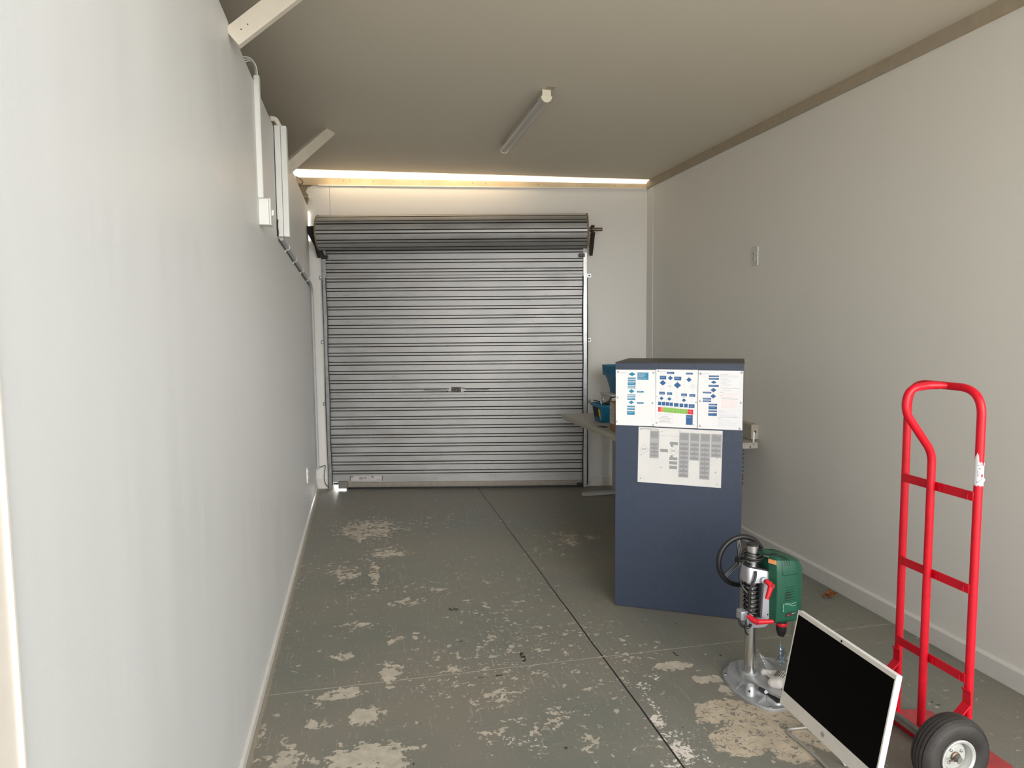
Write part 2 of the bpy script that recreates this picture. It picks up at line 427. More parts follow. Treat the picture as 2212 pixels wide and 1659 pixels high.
# ------------------------------------------------------------------ mesh helpers
class MB:
    def __init__(s):
        s.bm = bmesh.new()

    def _new(s, mi, before):
        for f in s.bm.faces:
            if f not in before:
                f.material_index = mi

    def quad(s, pts, mi=0):
        vs = [s.bm.verts.new(p) for p in pts]
        f = s.bm.faces.new(vs)
        f.material_index = mi
        return f

    def box(s, c, size, rot=None, mi=0):
        cx, cy, cz = c
        hx, hy, hz = size[0] / 2, size[1] / 2, size[2] / 2
        M = rot.to_matrix() if isinstance(rot, Euler) else (rot or Matrix.Identity(3))
        P = [Vector((cx, cy, cz)) + M @ Vector((x * hx, y * hy, z * hz)) for x in (-1, 1) for y in (-1, 1) for z in (-1, 1)]
        v = [s.bm.verts.new(p) for p in P]
        for idx in ((0, 1, 3, 2), (4, 6, 7, 5), (0, 4, 5, 1), (2, 3, 7, 6), (0, 2, 6, 4), (1, 5, 7, 3)):
            s.bm.faces.new([v[i] for i in idx]).material_index = mi

    def mm(s, lo, hi, mi=0):
        s.box([(a + b) / 2 for a, b in zip(lo, hi)], [b - a for a, b in zip(lo, hi)], None, mi)

    def tube(s, pts, r, seg=16, closed=False, mi=0, caps=True):
        pts = [Vector(p) for p in pts]
        n = len(pts)
        rs = r if isinstance(r, (list, tuple)) else [r] * n
        T = []
        for i in range(n):
            a = pts[(i - 1) % n] if (closed or i > 0) else pts[i]
            b = pts[(i + 1) % n] if (closed or i < n - 1) else pts[i]
            T.append((b - a).normalized())
        up = Vector((0, 0, 1)) if abs(T[0].z) < 0.9 else Vector((1, 0, 0))
        N = (up - T[0] * up.dot(T[0])).normalized()
        rings = []
        for i in range(n):
            N = (N - T[i] * N.dot(T[i])).normalized()
            B = T[i].cross(N)
            rings.append([s.bm.verts.new(pts[i] + (N * math.cos(k * 2 * math.pi / seg) + B * math.sin(k * 2 * math.pi / seg)) * rs[i]) for k in range(seg)])
        m_ = n if closed else n - 1
        for i in range(m_):
            a, b = rings[i], rings[(i + 1) % n]
            for k in range(seg):
                s.bm.faces.new((a[k], a[(k + 1) % seg], b[(k + 1) % seg], b[k])).material_index = mi
        if caps and not closed:
            s.bm.faces.new(rings[0][::-1]).material_index = mi
            s.bm.faces.new(rings[-1]).material_index = mi

    def cyl(s, p0, p1, r0, r1=None, seg=32, mi=0):
        s.tube([p0, p1], [r0, r0 if r1 is None else r1], seg, mi=mi)

    def lathe(s, prof, c, axis, seg=48, mi=0, close=False):
        """prof: (radius, distance along axis) pairs"""
        A = Vector(axis).normalized()
        up = Vector((0, 0, 1)) if abs(A.z) < 0.9 else Vector((1, 0, 0))
        N = (up - A * up.dot(A)).normalized()
        B = A.cross(N)
        c = Vector(c)
        rings = []
        for (r, h) in prof:
            if r < 1e-6:
                rings.append([s.bm.verts.new(c + A * h)])
            else:
                rings.append([s.bm.verts.new(c + A * h + (N * math.cos(k * 2 * math.pi / seg) + B * math.sin(k * 2 * math.pi / seg)) * r) for k in range(seg)])
        pairs = list(zip(rings, rings[1:])) + ([(rings[-1], rings[0])] if close else [])
        for a, b in pairs:
            for k in range(seg):
                k2 = (k + 1) % seg
                if len(a) == 1 and len(b) == 1:
                    continue
                if len(a) == 1:
                    s.bm.faces.new((a[0], b[k2], b[k])).material_index = mi
                elif len(b) == 1:
                    s.bm.faces.new((a[k], a[k2], b[0])).material_index = mi
                else:
                    s.bm.faces.new((a[k], a[k2], b[k2], b[k])).material_index = mi

    def prism(s, poly, vec, mi=0):
        """poly: 3D points of a planar outline, vec: extrusion"""
        vec = Vector(vec)
        a = [s.bm.verts.new(p) for p in poly]
        b = [s.bm.verts.new(Vector(p) + vec) for p in poly]
        n = len(a)
        s.bm.faces.new(a[::-1]).material_index = mi
        s.bm.faces.new(b).material_index = mi
        for i in range(n):
            s.bm.faces.new((a[i], a[(i + 1) % n], b[(i + 1) % n], b[i])).material_index = mi

    def loft(s, rings, mi=0, caps=True):
        R_ = [[s.bm.verts.new(p) for p in r] for r in rings]
        n = len(R_[0])
        for a, b in zip(R_, R_[1:]):
            for k in range(n):
                s.bm.faces.new((a[k], a[(k + 1) % n], b[(k + 1) % n], b[k])).material_index = mi
        if caps:
            s.bm.faces.new(R_[0][::-1]).material_index = mi
            s.bm.faces.new(R_[-1]).material_index = mi

    def add_mesh(s, me, M=None, mi=0):
        before = set(s.bm.faces)
        vb = set(s.bm.verts)
        s.bm.from_mesh(me)
        for f in s.bm.faces:
            if f not in before:
                f.material_index = mi
        if M is not None:
            bmesh.ops.transform(s.bm, matrix=M, verts=[v for v in s.bm.verts if v not in vb])

    def build(s, name, mats, parent=None, bevel=0, smooth=35, subsurf=0, seg=2):
        bmesh.ops.recalc_face_normals(s.bm, faces=s.bm.faces)
        if smooth:
            for f in s.bm.faces:
                f.smooth = True
            lim = R(smooth)
            for e in s.bm.edges:
                if len(e.link_faces) == 2:
                    e.smooth = e.calc_face_angle(0) < lim
        me = bpy.data.meshes.new(name)
        s.bm.to_mesh(me)
        s.bm.free()
        if not isinstance(mats, (list, tuple)):
            mats = [mats]
        for x in mats:
            me.materials.append(x)
        o = bpy.data.objects.new(name, me)
        COL.objects.link(o)
        if parent:
            o.parent = parent
        if bevel:
            b = o.modifiers.new('bevel', 'BEVEL')
            b.width = bevel
            b.segments = seg
            b.limit_method = 'ANGLE'
            b.angle_limit = R(40)
            b.harden_normals = False
        if subsurf:
            u = o.modifiers.new('subdivision', 'SUBSURF')
            u.levels = u.render_levels = subsurf
        return o


def fillet(pts, r, n=6):
    """round the corners of a polyline"""
    pts = [Vector(p) for p in pts]
    out = [pts[0]]
    for i in range(1, len(pts) - 1):
        a, b, c = pts[i - 1], pts[i], pts[i + 1]
        rr = r[i] if isinstance(r, (list, tuple)) else r
        d1, d2 = (a - b), (c - b)
        t = min(rr, d1.length * 0.49, d2.length * 0.49)
        p1, p2 = b + d1.normalized() * t, b + d2.normalized() * t
        for k in range(n + 1):
            u = k / n
            out.append(p1 * (1 - u) ** 2 + b * 2 * u * (1 - u) + p2 * u * u)
    out.append(pts[-1])
    return out


def tag(o, label=None, cat=None, group=None, kind=None):
    if label:
        o['label'] = label
    if cat:
        o['category'] = cat
    if group:
        o['group'] = group
    if kind:
        o['kind'] = kind
    return o


def root(name, loc=(0, 0, 0), rz=0, label=None, cat=None, group=None, kind=None, matrix=None):
    o = bpy.data.objects.new(name, None)
    o.empty_display_size = 0.1
    COL.objects.link(o)
    if matrix is not None:
        o.matrix_world = matrix
    else:
        o.location = loc
        o.rotation_euler = (0, 0, rz)
    return tag(o, label, cat, group, kind)


def text_mesh(txt, size):
    cu = bpy.data.curves.new('lettering', 'FONT')
    cu.body = txt
    cu.size = size
    cu.resolution_u = 2
    o = bpy.data.objects.new('lettering', cu)
    COL.objects.link(o)
    dg = bpy.context.evaluated_depsgraph_get()
    me = bpy.data.meshes.new_from_object(o.evaluated_get(dg))
    bpy.data.objects.remove(o)
    bpy.data.curves.remove(cu)
    return me


# ================================================================== SETTING
XL, XR = -0.435, 2.592
Pw = Vector((-0.435, 6.676, 0))                     # foot of the corner between left and rear wall
dw = Vector((0.979, -0.204, 0)).normalized()
nw = Vector((0.204, 0.979, 0)).normalized()


def W(s_, o_, z):                                    # along the rear wall, out from it into the room, up
    return Pw + dw * s_ - nw * o_ + Vector((0, 0, z))


def ceil_z(x):
    return 2.81 - 0.0343 * (x - 2.592)


f = MB()
f.mm((-3.2, 0.75, -0.12), (3.0, 9.5, 0.0))
tag(f.build('floor', M_FLOOR, smooth=0), kind='structure')

f = MB()
f.mm((-9, -14.0, -0.14), (9, 0.749, -0.002))
tag(f.build('ground', mat('pale concrete yard', (0.50, 0.48, 0.43), 0.8, var=0.08, scale=3), smooth=0), kind='structure')
# left partition, stops short of the ceiling
f = MB()
f.mm((XL - 0.09, 0.948, 0), (XL, 6.62, 2.6))
tag(f.build('wall_left', M_WALL_L, smooth=0), kind='structure')
# right wall
f = MB()
f.mm((XR, 0.9, 0), (XR + 0.1, 6.3, 2.9))
tag(f.build('wall_right', M_WALL_R, smooth=0), kind='structure')
# rear wall with the door opening
D0, D1, DT = 0.158, 2.495, 2.20
f = MB()


def wbox(mb, s0, s1, o0, o1, z0, z1, mi=0):
    p = [W(s0, o0, z0), W(s1, o0, z0), W(s1, o1, z0), W(s0, o1, z0)]
    mb.prism(p, (0, 0, z1 - z0), mi)


wbox(f, -2.4, -0.02, -0.12, 0, 0, 2.84)
wbox(f, -0.02, D0, -0.12, 0, 0.0, 2.80)
wbox(f, D1, 3.2, -0.12, 0, 0, 2.80)
wbox(f, D0, D1, -0.12, 0, DT, 2.80)
tag(f.build('wall_back', M_WALL_B, smooth=0), kind='structure')
# unlined strip of wall in the far corner behind the partition
f = MB()
f.prism([W(-0.40, 0.004, 2.40), W(-0.03, 0.004, 2.40), W(-0.022, 0.004, 2.57), W(0.005, 0.004, 2.655), W(0.012, 0.004, 2.70), W(-0.015, 0.004, 2.74), W(0.0, 0.004, 2.775), W(0.06, 0.004, 2.80), W(-0.40, 0.004, 2.81)], nw * 0.006)
tag(f.build('wall_back_unlined', M_BARE, smooth=0), kind='structure')
f = MB()
wbox(f, 0.197, 0.200, 0, 0.0008, 2.52, 2.80)
tag(f.build('trim_1', M_MIDLINE, smooth=0), kind='structure')
# outer wall and front wall of the space behind the partition
f = MB()
f.mm((-2.6, 0.85, 0), (-2.5, 7.2, 3.1))
tag(f.build('wall_outer', M_WALL_B, smooth=0), kind='structure')
f = MB()
f.mm((-2.6, 0.80, 0), (XL - 0.12, 0.90, 3.1))
f.mm((XL - 0.12, 0.80, 2.72), (2.70, 0.90, 3.05))
tag(f.build('wall_front', M_WALL_B, smooth=0), kind='structure')
# ceiling, ends just before the rear wall so daylight drops down the wall
f = MB()
gap = 0.12
a0, a1 = W(-2.1, gap, 0), W(3.15, gap - 0.035, 0)
base = [(-2.6, 0.8), (2.70, 0.8), (a1.x + 0.001, a1.y), (a0.x, a0.y), (-2.6, a0.y + 0.02)]
f.loft([[(x, y, ceil_z(x)) for x, y in base], [(x, y, ceil_z(x) + 0.10) for x, y in base]])
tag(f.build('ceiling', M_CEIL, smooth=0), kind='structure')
# daylight slot above the rear top plate
M_SLOT = mat('daylight through translucent sheet', (1.0, 0.87, 0.68), 0.6, var=0.0, emit=0.95)
f = MB()
for k in range(1):
    f.quad([W(-0.25, gap - 0.002, ceil_z(-0.5) + 0.004), W(3.10, gap - 0.032, ceil_z(2.59) + 0.002), W(3.10, 0.006, 2.792), W(-0.25, 0.006, 2.868)])
tag(f.build('window_1', M_SLOT, smooth=0), kind='structure')
# top plate
f = MB()
f.prism([W(-2.2, 0, 2.835), W(3.09, 0, 2.748), W(3.09, 0, 2.786), W(-2.2, 0, 2.92)], -nw * 0.012)
for s_ in (0.33, 0.39, 0.6, 0.78, 1.05, 1.5, 1.62, 2.1, 2.45, 2.8):
    z = 2.848 - 0.0245 * s_ * 0.98
    p = W(s_, 0.0125, z - 0.008)
    f.cyl(p, p - nw * 0.001, 0.004, seg=8, mi=1)
tag(f.build('trim_2', [M_TIMBER, M_WIRE], smooth=0), kind='structure')
f = MB()
f.prism([W(0.10, 0, 2.79), W(3.085, 0, 2.741), W(3.085, 0, 2.748), W(0.10, 0, 2.80)], -nw * 0.018)
tag(f.build('trim_3', M_TRIM, smooth=0), kind='structure')
# timber plate along the top of the right wall
f = MB()
f.mm((XR - 0.014, 0.9, 2.745), (XR, 6.03, 2.812))
tag(f.build('trim_4', mat('painted plate', (0.42, 0.35, 0.26), 0.7, var=0.05), smooth=0), kind='structure')
# corner battens right
f = MB()
f.mm((XR - 0.006, 5.90, 0.09), (XR, 5.97, 2.742))
tag(f.build('trim_5', M_WALL_B, smooth=0, bevel=0.002), kind='structure')
# glowing strip standing in for daylight leaking at the left rear corner
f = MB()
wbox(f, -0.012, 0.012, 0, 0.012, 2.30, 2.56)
tag(f.build('corner_glow_strip', mat('daylight through corner joint', (1, 0.97, 0.92), 0.5, emit=1.6), smooth=0), kind='structure')
# front jamb of the partition
f = MB()
f.mm((XL - 0.10, 0.80, 0), (XL + 0.004, 0.944, 2.6))
f.mm((XL - 0.09, 0.943, 0), (XL + 0.009, 0.951, 2.6))
tag(f.build('trim_7', M_TRIMC, smooth=0, bevel=0.002), kind='structure')
# skirtings
f = MB()
f.prism([(XR, 0.9, 0), (XR - 0.016, 0.9, 0), (XR - 0.016, 0.9, 0.083), (XR - 0.006, 0.9, 0.094), (XR, 0.9, 0.094)], (0, 5.14, 0))
tag(f.build('baseboard_right', M_TRIM, smooth=0, bevel=0.002), kind='structure')
f = MB()
f.prism([(XL, 0.95, 0), (XL + 0.012, 0.95, 0), (XL + 0.012, 0.95, 0.036), (XL + 0.005, 0.95, 0.045), (XL, 0.95, 0.045)], (0, 5.68, 0))
tag(f.build('baseboard_left', M_TRIM, smooth=0, bevel=0.002), kind='structure')
f = MB()
wbox(f, 2.535, 3.08, 0, 0.012, 0, 0.09)
wbox(f, 0.0, 0.125, 0, 0.010, 0, 0.09)
tag(f.build('baseboard_back', M_TRIM, smooth=0, bevel=0.002), kind='structure')

# ================================================================== ROLLER DOOR
door = root('door_1', W(1.3, 0, 0), 0, 'grey galvanised ribbed roller door closed across the rear wall', 'roller door', kind='structure')
DI = Matrix.Translation(-Vector(W(1.3, 0, 0)))


def dpart(mb, name, mats, parent=None, **k):
    bmesh.ops.transform(mb.bm, matrix=DI, verts=mb.bm.verts)
    return mb.build(name, mats, parent or door, **k)


# curtain profile (z, offset)
def profile(z0, z1):
    P = []
    zb = 0.144
    pitch, rib, g, d = 0.0847, 0.027, 0.0085, 0.013
    P.append((z0, 0.030, 0))
    k = 0
    while zb + k * pitch < z1 - 0.03:
        a = zb + k * pitch
        for c, side in ((a, 0), (a + rib, 1)):
            o1, o2 = (0.030, 0.033) if side == 0 else (0.033, 0.030)
            P += [(c - g / 2, o1, 0), (c - g / 2 + 0.0005, o1 - d, 1), (c + g / 2 - 0.0005, o2 - d, 1), (c + g / 2, o2, 1)]
        if k in (8, 21):
            m_ = a + rib + (pitch - rib) / 2
            P += [(m_ - 0.004, 0.030, 0), (m_, 0.0285, 0), (m_ + 0.004, 0.030, 0)]
        k += 1
    P.append((z1, 0.030, 0))
    return P


f = MB()
P = profile(0.062, 2.24)
s0, s1 = 0.150, 2.505
prev = None
for (z, o_, mi) in P:
    a, b = f.bm.verts.new(W(s0, o_, z)), f.bm.verts.new(W(s1, o_, z))
    if prev:
        fc = f.bm.faces.new((prev[0], prev[1], b, a))
        fc.material_index = mi
    prev = (a, b)
# back sheet so the curtain has thickness
f.prism([W(s0, 0.012, 0.062), W(s1, 0.012, 0.062), W(s1, 0.014, 0.062), W(s0, 0.014, 0.062)], (0, 0, 2.17), 0)
dpart(f, 'door_curtain', [M_DOOR, M_GROOVE], smooth=20)
# bottom rail
f = MB()
wbox(f, 0.245, 2.505, 0.005, 0.042, 0.030, 0.064, 0)
wbox(f, 0.245, 2.505, 0.004, 0.050, 0.020, 0.032, 0)
wbox(f, 0.28, 2.505, 0.010, 0.030, 0.000, 0.020, 1)
dpart(f, 'bottom_rail', [mat('worn bottom rail', (0.27, 0.24, 0.20), 0.5, 0.3, var=0.1), M_BLACK], smooth=0, bevel=0.002)
# drum (rolled part of the curtain)
f = MB()
C0, RD, ZC = 0.192, 0.150, 2.345
prof = []
npan = 11
for k in range(npan):
    a = k / npan
    rib = 0.34 / npan
    for (u, rr, mi) in ((0.0, RD, 0), (0.003, RD - 0.008, 1), (0.007, RD - 0.008, 1), (0.010, RD + 0.002, 1), (rib, RD + 0.002, 0), (rib + 0.003, RD - 0.008, 1), (rib + 0.007, RD - 0.008, 1), (rib + 0.010, RD, 1), (rib + 0.010 + (1 / npan - rib - 0.010) * 0.5, RD, 0)):
        prof.append((a + u, rr, mi))
rings = []
for s_ in (0.142, 2.512):
    ring = []
    for (u, rr, mi) in prof:
        th = 2 * math.pi * u + 0.35
        sag = 0
        ring.append((W(s_, C0 + rr * math.cos(th), ZC + rr * math.sin(th)), mi))
    rings.append(ring)
va = [f.bm.verts.new(p) for p, _ in rings[0]]
vb = [f.bm.verts.new(p) for p, _ in rings[1]]
n = len(va)
for i in range(n):
    fc = f.bm.faces.new((va[i], va[(i + 1) % n], vb[(i + 1) % n], vb[i]))
    fc.material_index = rings[0][(i + 1) % n][1]
dpart(f, 'door_drum', [M_DOOR, M_GROOVE], smooth=25)
M_RIMEDGE = mat('tarnished drum edge', (0.24, 0.19, 0.14), 0.6, 0.3, var=0.3, scale=60)
for s_ in (0.138, 2.505):
    f = MB()
    f.lathe([(0.05, 0), (0.1535, 0), (0.1555, 0.004), (0.1555, 0.009), (0.1535, 0.013), (0.05, 0.013)], W(s_, C0, ZC), dw, seg=44, close=True)
    dpart(f, 'drum_wheel', M_RIMEDGE)
# shaft
f = MB()
f.cyl(W(0.02, C0, ZC + 0.012), W(2.655, C0, ZC + 0.012), 0.016, seg=20)
dpart(f, 'door_shaft', mat('oiled shaft', (0.16, 0.12, 0.10), 0.4, 0.7, var=0.2))
# brackets
for side, s_ in ((0, 0.082), (1, 2.560)):
    f = MB()
    th = 0.006
    outline = [(0.0, 2.16), (0.0, 2.22), (0.165, 2.395), (0.215, 2.395), (0.225, 2.33), (0.19, 2.31), (0.045, 2.145)]
    f.prism([W(s_, o_, z) for o_, z in outline], dw * th)
    # folded flange and clamp
    f.prism([W(s_, 0.165, 2.395), W(s_ + 0.03, 0.165, 2.395), W(s_ + 0.03, 0.0, 2.22), W(s_, 0.0, 2.22)], (0, 0, 0.005))
    f.prism([W(s_, 0.225, 2.33), W(s_ + 0.028, 0.225, 2.33), W(s_ + 0.028, 0.04, 2.145), W(s_, 0.04, 2.145)], (0, 0, -0.004))
    f.tube([W(s_ - 0.006, C0 + 0.03 * math.cos(t), ZC + 0.012 + 0.03 * math.sin(t)) for t in [R(x) for x in range(-10, 200, 15)]], 0.004, 8)
    for (o_, z) in ((0.17, 2.33), (0.14, 2.295), (0.10, 2.25), (0.06, 2.205), (0.03, 2.18)):
        f.cyl(W(s_ - 0.003, o_, z), W(s_ + 0.009, o_, z), 0.0075, seg=12, mi=1)
        f.cyl(W(s_ - 0.006, o_, z), W(s_ + 0.009, o_, z), 0.003, seg=8, mi=1)
    if side == 0:
        f.prism([W(s_ - 0.045, 0.225, 2.40), W(s_ + 0.030, 0.225, 2.40), W(s_ + 0.034, 0.232, 2.33), W(s_ + 0.060, 0.16, 2.25), W(s_ + 0.075, 0.06, 2.15), W(s_ + 0.045, 0.05, 2.13), W(s_ + 0.005, 0.16, 2.24), W(s_ - 0.022, 0.225, 2.32)], -nw * 0.004)
    dpart(f, 'shaft_bracket', [M_BLACKM if side == 0 else mat('greasy bracket', (0.07, 0.055, 0.045), 0.5, 0.5, var=0.4), M_ZINC], bevel=0.001)
    f = MB()
    sb = 0.128 if side == 0 else 2.507
    wbox(f, sb - 0.004 if side == 0 else sb - 0.045, sb + 0.052 if side == 0 else sb + 0.006, 0.045, 0.075, 2.128, 2.160)
    dpart(f, 'door_stop', M_BLACK, bevel=0.003)
# guides: U channels full height
for side, s_ in ((0, 0.122), (1, 2.503)):
    f = MB()
    wbox(f, s_, s_ + 0.034, 0.044, 0.048, 0.0, 2.17)
    wbox(f, s_, s_ + 0.034, 0.004, 0.008, 0.0, 2.17)
    e = s_ if side == 0 else s_ + 0.030
    wbox(f, e, e + 0.004, 0.004, 0.048, 0.0, 2.17)
    # rubber strip, curling out of the channel
    sr = s_ + (0.034 if side == 0 else -0.004)
    pts = [W(sr + 0.003 * math.sin(z * 9) * (1 if side == 0 else -1), 0.050, z) for z in [i * 0.06 + 0.04 for i in range(33)]]
    f.tube(pts, 0.0045, 6, mi=1)
    so = s_ + (-0.004 if side == 0 else 0.038)
    f.tube([W(so + 0.002 * math.sin(z * 5 + 1), 0.030, z) for z in [i * 0.08 + 0.02 for i in range(25)]], 0.0055, 6, mi=1)
    dpart(f, 'door_guide', [M_ZINC, M_BLACK], bevel=0.0006)
    for z in (1.965, 1.375, 0.80, 0.04):
        f = MB()
        c = s_ - 0.022 if side == 0 else s_ + 0.056
        wbox(f, c - 0.020, c + 0.020, 0.0, 0.004, z - 0.018, z + 0.018)
        wbox(f, c + (0.012 if side == 0 else -0.024), c + (0.030 if side == 0 else -0.012), 0.0, 0.030, z - 0.018, z - 0.014)
        f.cyl(W(c - 0.004 * (1 if side == 0 else -1), 0.002, z), W(c, 0.012, z), 0.009, 0.007, seg=10)
        dpart(f, 'guide_clip', M_ZINC, bevel=0.0008)
# lock with its two sliding bars
f = MB()
SL = (0.858 + 0.435) / 0.979 + 0.006
wbox(f, SL - 0.046, SL + 0.040, 0.032, 0.046, 0.902, 0.948)
lock = dpart(f, 'door_lock', mat('dark lock plate', (0.07, 0.062, 0.05), 0.5, 0.4, var=0.3, scale=60), bevel=0.003)
f = MB()
f.lathe([(0, 0.018), (0.010, 0.018), (0.013, 0.012), (0.013, 0)], W(SL, 0.045, 0.925), -nw, seg=20)
for k in range(4):
    a = k * math.pi / 2 + math.pi / 4
    c = W(SL + 0.014 * math.cos(a), 0.055, 0.925 + 0.014 * math.sin(a))
    f.box(c, (0.013, 0.016, 0.013), Euler((0, -a, math.atan2(dw.y, dw.x))))
f.cyl(W(SL, 0.063, 0.925), W(SL, 0.0645, 0.925), 0.0035, seg=12, mi=1)
dpart(f, 'lock_handle', [M_BLACK, M_CHROME], parent=lock, bevel=0.001)
f = MB()
for sgn in (-1, 1):
    pts = [W(SL + sgn * 0.04, 0.037, 0.925 - sgn * -0.016), W(SL + sgn * 0.07, 0.037, 0.925 + sgn * 0.016), W(SL + sgn * 0.095, 0.037, 0.922), W(SL + sgn * 0.30, 0.037, 0.924)]
    f.tube(pts, 0.004, 8)
    wbox(f, SL + sgn * 0.055 - 0.012, SL + sgn * 0.055 + 0.012, 0.031, 0.0345, 0.905, 0.945, 1)
dpart(f, 'lock_bar', [M_ZINC, M_DOOR], parent=lock)
# rating plate on the bottom panel
f = MB()
sA, sB = 0.325, 0.618
wbox(f, sA, sB, 0.030, 0.033, 0.078, 0.124, 0)
wbox(f, sA - 0.006, sA, 0.030, 0.034, 0.078, 0.126, 1)
wbox(f, sB, sB + 0.005, 0.030, 0.034, 0.076, 0.122, 1)


def wflat(mb, pts, o_, mi):
    mb.quad([W(s_, o_, z) for s_, z in pts], mi) if len(pts) == 4 else mb.bm.faces.new([mb.bm.verts.new(W(s_, o_, z)) for s_, z in pts]).__setattr__('material_index', mi)


wflat(f, [(sA + 0.008, 0.120), (sA + 0.028, 0.120), (sA + 0.008, 0.104)], 0.0335, 2)
wflat(f, [(sA + 0.085, 0.088), (sA + 0.118, 0.088), (sA + 0.118, 0.115), (sA + 0.085, 0.115), (sA + 0.076, 0.1015)], 0.0335, 3)
for (du, dz) in ((-0.010, 0), (0.010, 0), (0, 0.008), (0, -0.008)):
    cx_, cz_ = sA + 0.137 + du, 0.104 + dz
    wflat(f, [(cx_ - 0.006, cz_), (cx_, cz_ - 0.005), (cx_ + 0.006, cz_), (cx_, cz_ + 0.005)], 0.0335, 1)
wflat(f, [(sA + 0.190, 0.119), (sA + 0.214, 0.119), (sA + 0.214, 0.102)], 0.0335, 2)
for k in range(3):
    wflat(f, [(sA + 0.160, 0.111 - k * 0.009), (sA + 0.196, 0.111 - k * 0.009), (sA + 0.196, 0.113 - k * 0.009), (sA + 0.160, 0.113 - k * 0.009)], 0.0335, 3)
wflat(f, [(sA + 0.235, 0.084), (sA + 0.283, 0.084), (sA + 0.283, 0.087), (sA + 0.235, 0.087)], 0.0335, 3)
dpart(f, 'maker_plate', [mat('dusty label', (0.50, 0.47, 0.46), 0.5, var=0.05), M_INK, mat('maroon print', (0.20, 0.02, 0.04), 0.6), M_PGREY2], smooth=0)
f = MB()
wbox(f, 0.215, 0.300, 0.034, 0.064, 0.010, 0.076)
dpart(f, 'latch_block', mat('grey latch block', (0.17, 0.17, 0.15), 0.6, var=0.1), bevel=0.004)
f = MB()
wbox(f, 0.17, 0.212, 0.036, 0.056, 0.048, 0.062)
f.cyl(W(0.19, 0.05, 0.05), W(0.225, 0.05, 0.055), 0.006, seg=8)
wbox(f, 2.44, 2.50, 0.045, 0.062, 0.022, 0.042)
dpart(f, 'latch_bolt', M_BLACKM, bevel=0.001)

# ================================================================== LEFT WALL FITTINGS
# near brace
def strut(name, p0, p1, wdt, hgt, label, grp, side=None):
    p0, p1 = Vector(p0), Vector(p1)
    r_ = root(name, p0, 0, label, 'brace', grp)
    d = (p1 - p0).normalized()
    s_ = Vector(side).normalized()
    s_ = (s_ - d * s_.dot(d)).normalized()
    u = d.cross(s_)
    mb = MB()
    a = [s_ * wdt / 2 * x + u * hgt / 2 * y for x, y in ((-1, -1), (1, -1), (1, 1), (-1, 1))]
    L = (p1 - p0)
    mb.loft([a, [x + L for x in a]])
    for t in (0.045, 0.075):
        c = d * t + s_ * (-wdt / 2 if side[1] > 0 else wdt / 2)
        mb.cyl(c, c - s_ * 0.001 * (1 if side[1] > 0 else -1), 0.003, seg=8, mi=1)
    mb.build('timber', [mat('painted brace', (0.72, 0.66, 0.56), 0.6, var=0.05, scale=8), M_WIRE], r_, bevel=0.002)
    return r_


strut('ceiling_brace', (-0.425, 2.755, 2.545), (-0.02, 2.79, 2.905), 0.034, 0.072, 'cream diagonal timber brace above the left wall, nearer and larger of two', 'timber braces from the left wall to the ceiling', (0, 1, 0))
strut('ceiling_brace', (-0.430, 4.74, 2.525), (-0.165, 5.275, 2.925), 0.030, 0.074, 'grey painted timber brace from left wall to ceiling near the roller door', 'timber braces from the left wall to the ceiling', (0.9, -0.45, 0))

# wiring duct with switch
d1 = root('cable_trunking', (XL, 3.37, 2.08), 0, 'narrow white cable trunking running down the left wall into the switch', 'trunking')
f = MB()
f.mm((0.0, -0.016, 0.01), (0.022, 0.016, 0.545))
f.build('duct', M_WHITE, d1, bevel=0.002)
f = MB()
f.mm((0.0215, -0.017, 0.012), (0.0245, 0.017, 0.545))
f.build('duct_lid', M_WHITE, d1, bevel=0.001)
f = MB()
for k in range(3):
    f.tube(fillet([(0.006 + k * 0.005, -0.004 * k, 0.54), (0.008 + k * 0.004, -0.01 * k, 0.585), (-0.006, -0.03 - 0.015 * k, 0.605), (-0.03, -0.05 - 0.03 * k, 0.585)], 0.03), 0.0028, 8)
f.build('cable', M_WHITE, d1)
sw = root('light_switch', (XL, 3.40, 2.03), 0, 'white light switch on a deep mounting block below thin trunking', 'switch')
f = MB()
f.mm((0, -0.036, -0.058), (0.044, 0.036, 0.060))
f.build('mounting_block', M_WHITE, sw, bevel=0.003)
f = MB()
f.mm((0.0445, -0.038, -0.060), (0.053, 0.038, 0.062))
f.build('switch_plate', M_WHITE, sw, bevel=0.003)
f = MB()
f.box((0.057, 0.0, 0.0), (0.010, 0.014, 0.024), Euler((0, R(10), 0)))
f.build('rocker', M_WHITE, sw, bevel=0.001)

d2 = root('cable_trunking', (XL, 4.10, 2.01), 0, 'wide white double cable trunking on the left wall above the diagonal conduit', 'trunking')
f = MB()
f.mm((0.0, -0.02, 0), (0.034, 0.055, 0.60))
f.build('duct', M_WHITE, d2, bevel=0.002)
f = MB()
f.mm((0.0355, -0.016, 0), (0.066, 0.055, 0.60))
f.build('duct', M_WHITE, d2, bevel=0.002)
f = MB()
f.mm((0.001, -0.024, 0.02), (0.004, -0.0195, 0.60))  # thin black strip down the near edge of the duct
f.tube([(0.004, -0.03, 0.0), (0.006, -0.028, 0.02), (0.003, -0.03, 0.05), (0.005, -0.026, 0.09)], 0.005, 8)
f.build('black_line', M_BLACK, d2)
f = MB()
f.tube(fillet([(-0.02, -0.03, 0.63), (0.01, 0.0, 0.64), (0.03, 0.02, 0.60)], 0.02), 0.014, 10)
f.build('cable_gland', M_TRIMC, d2)

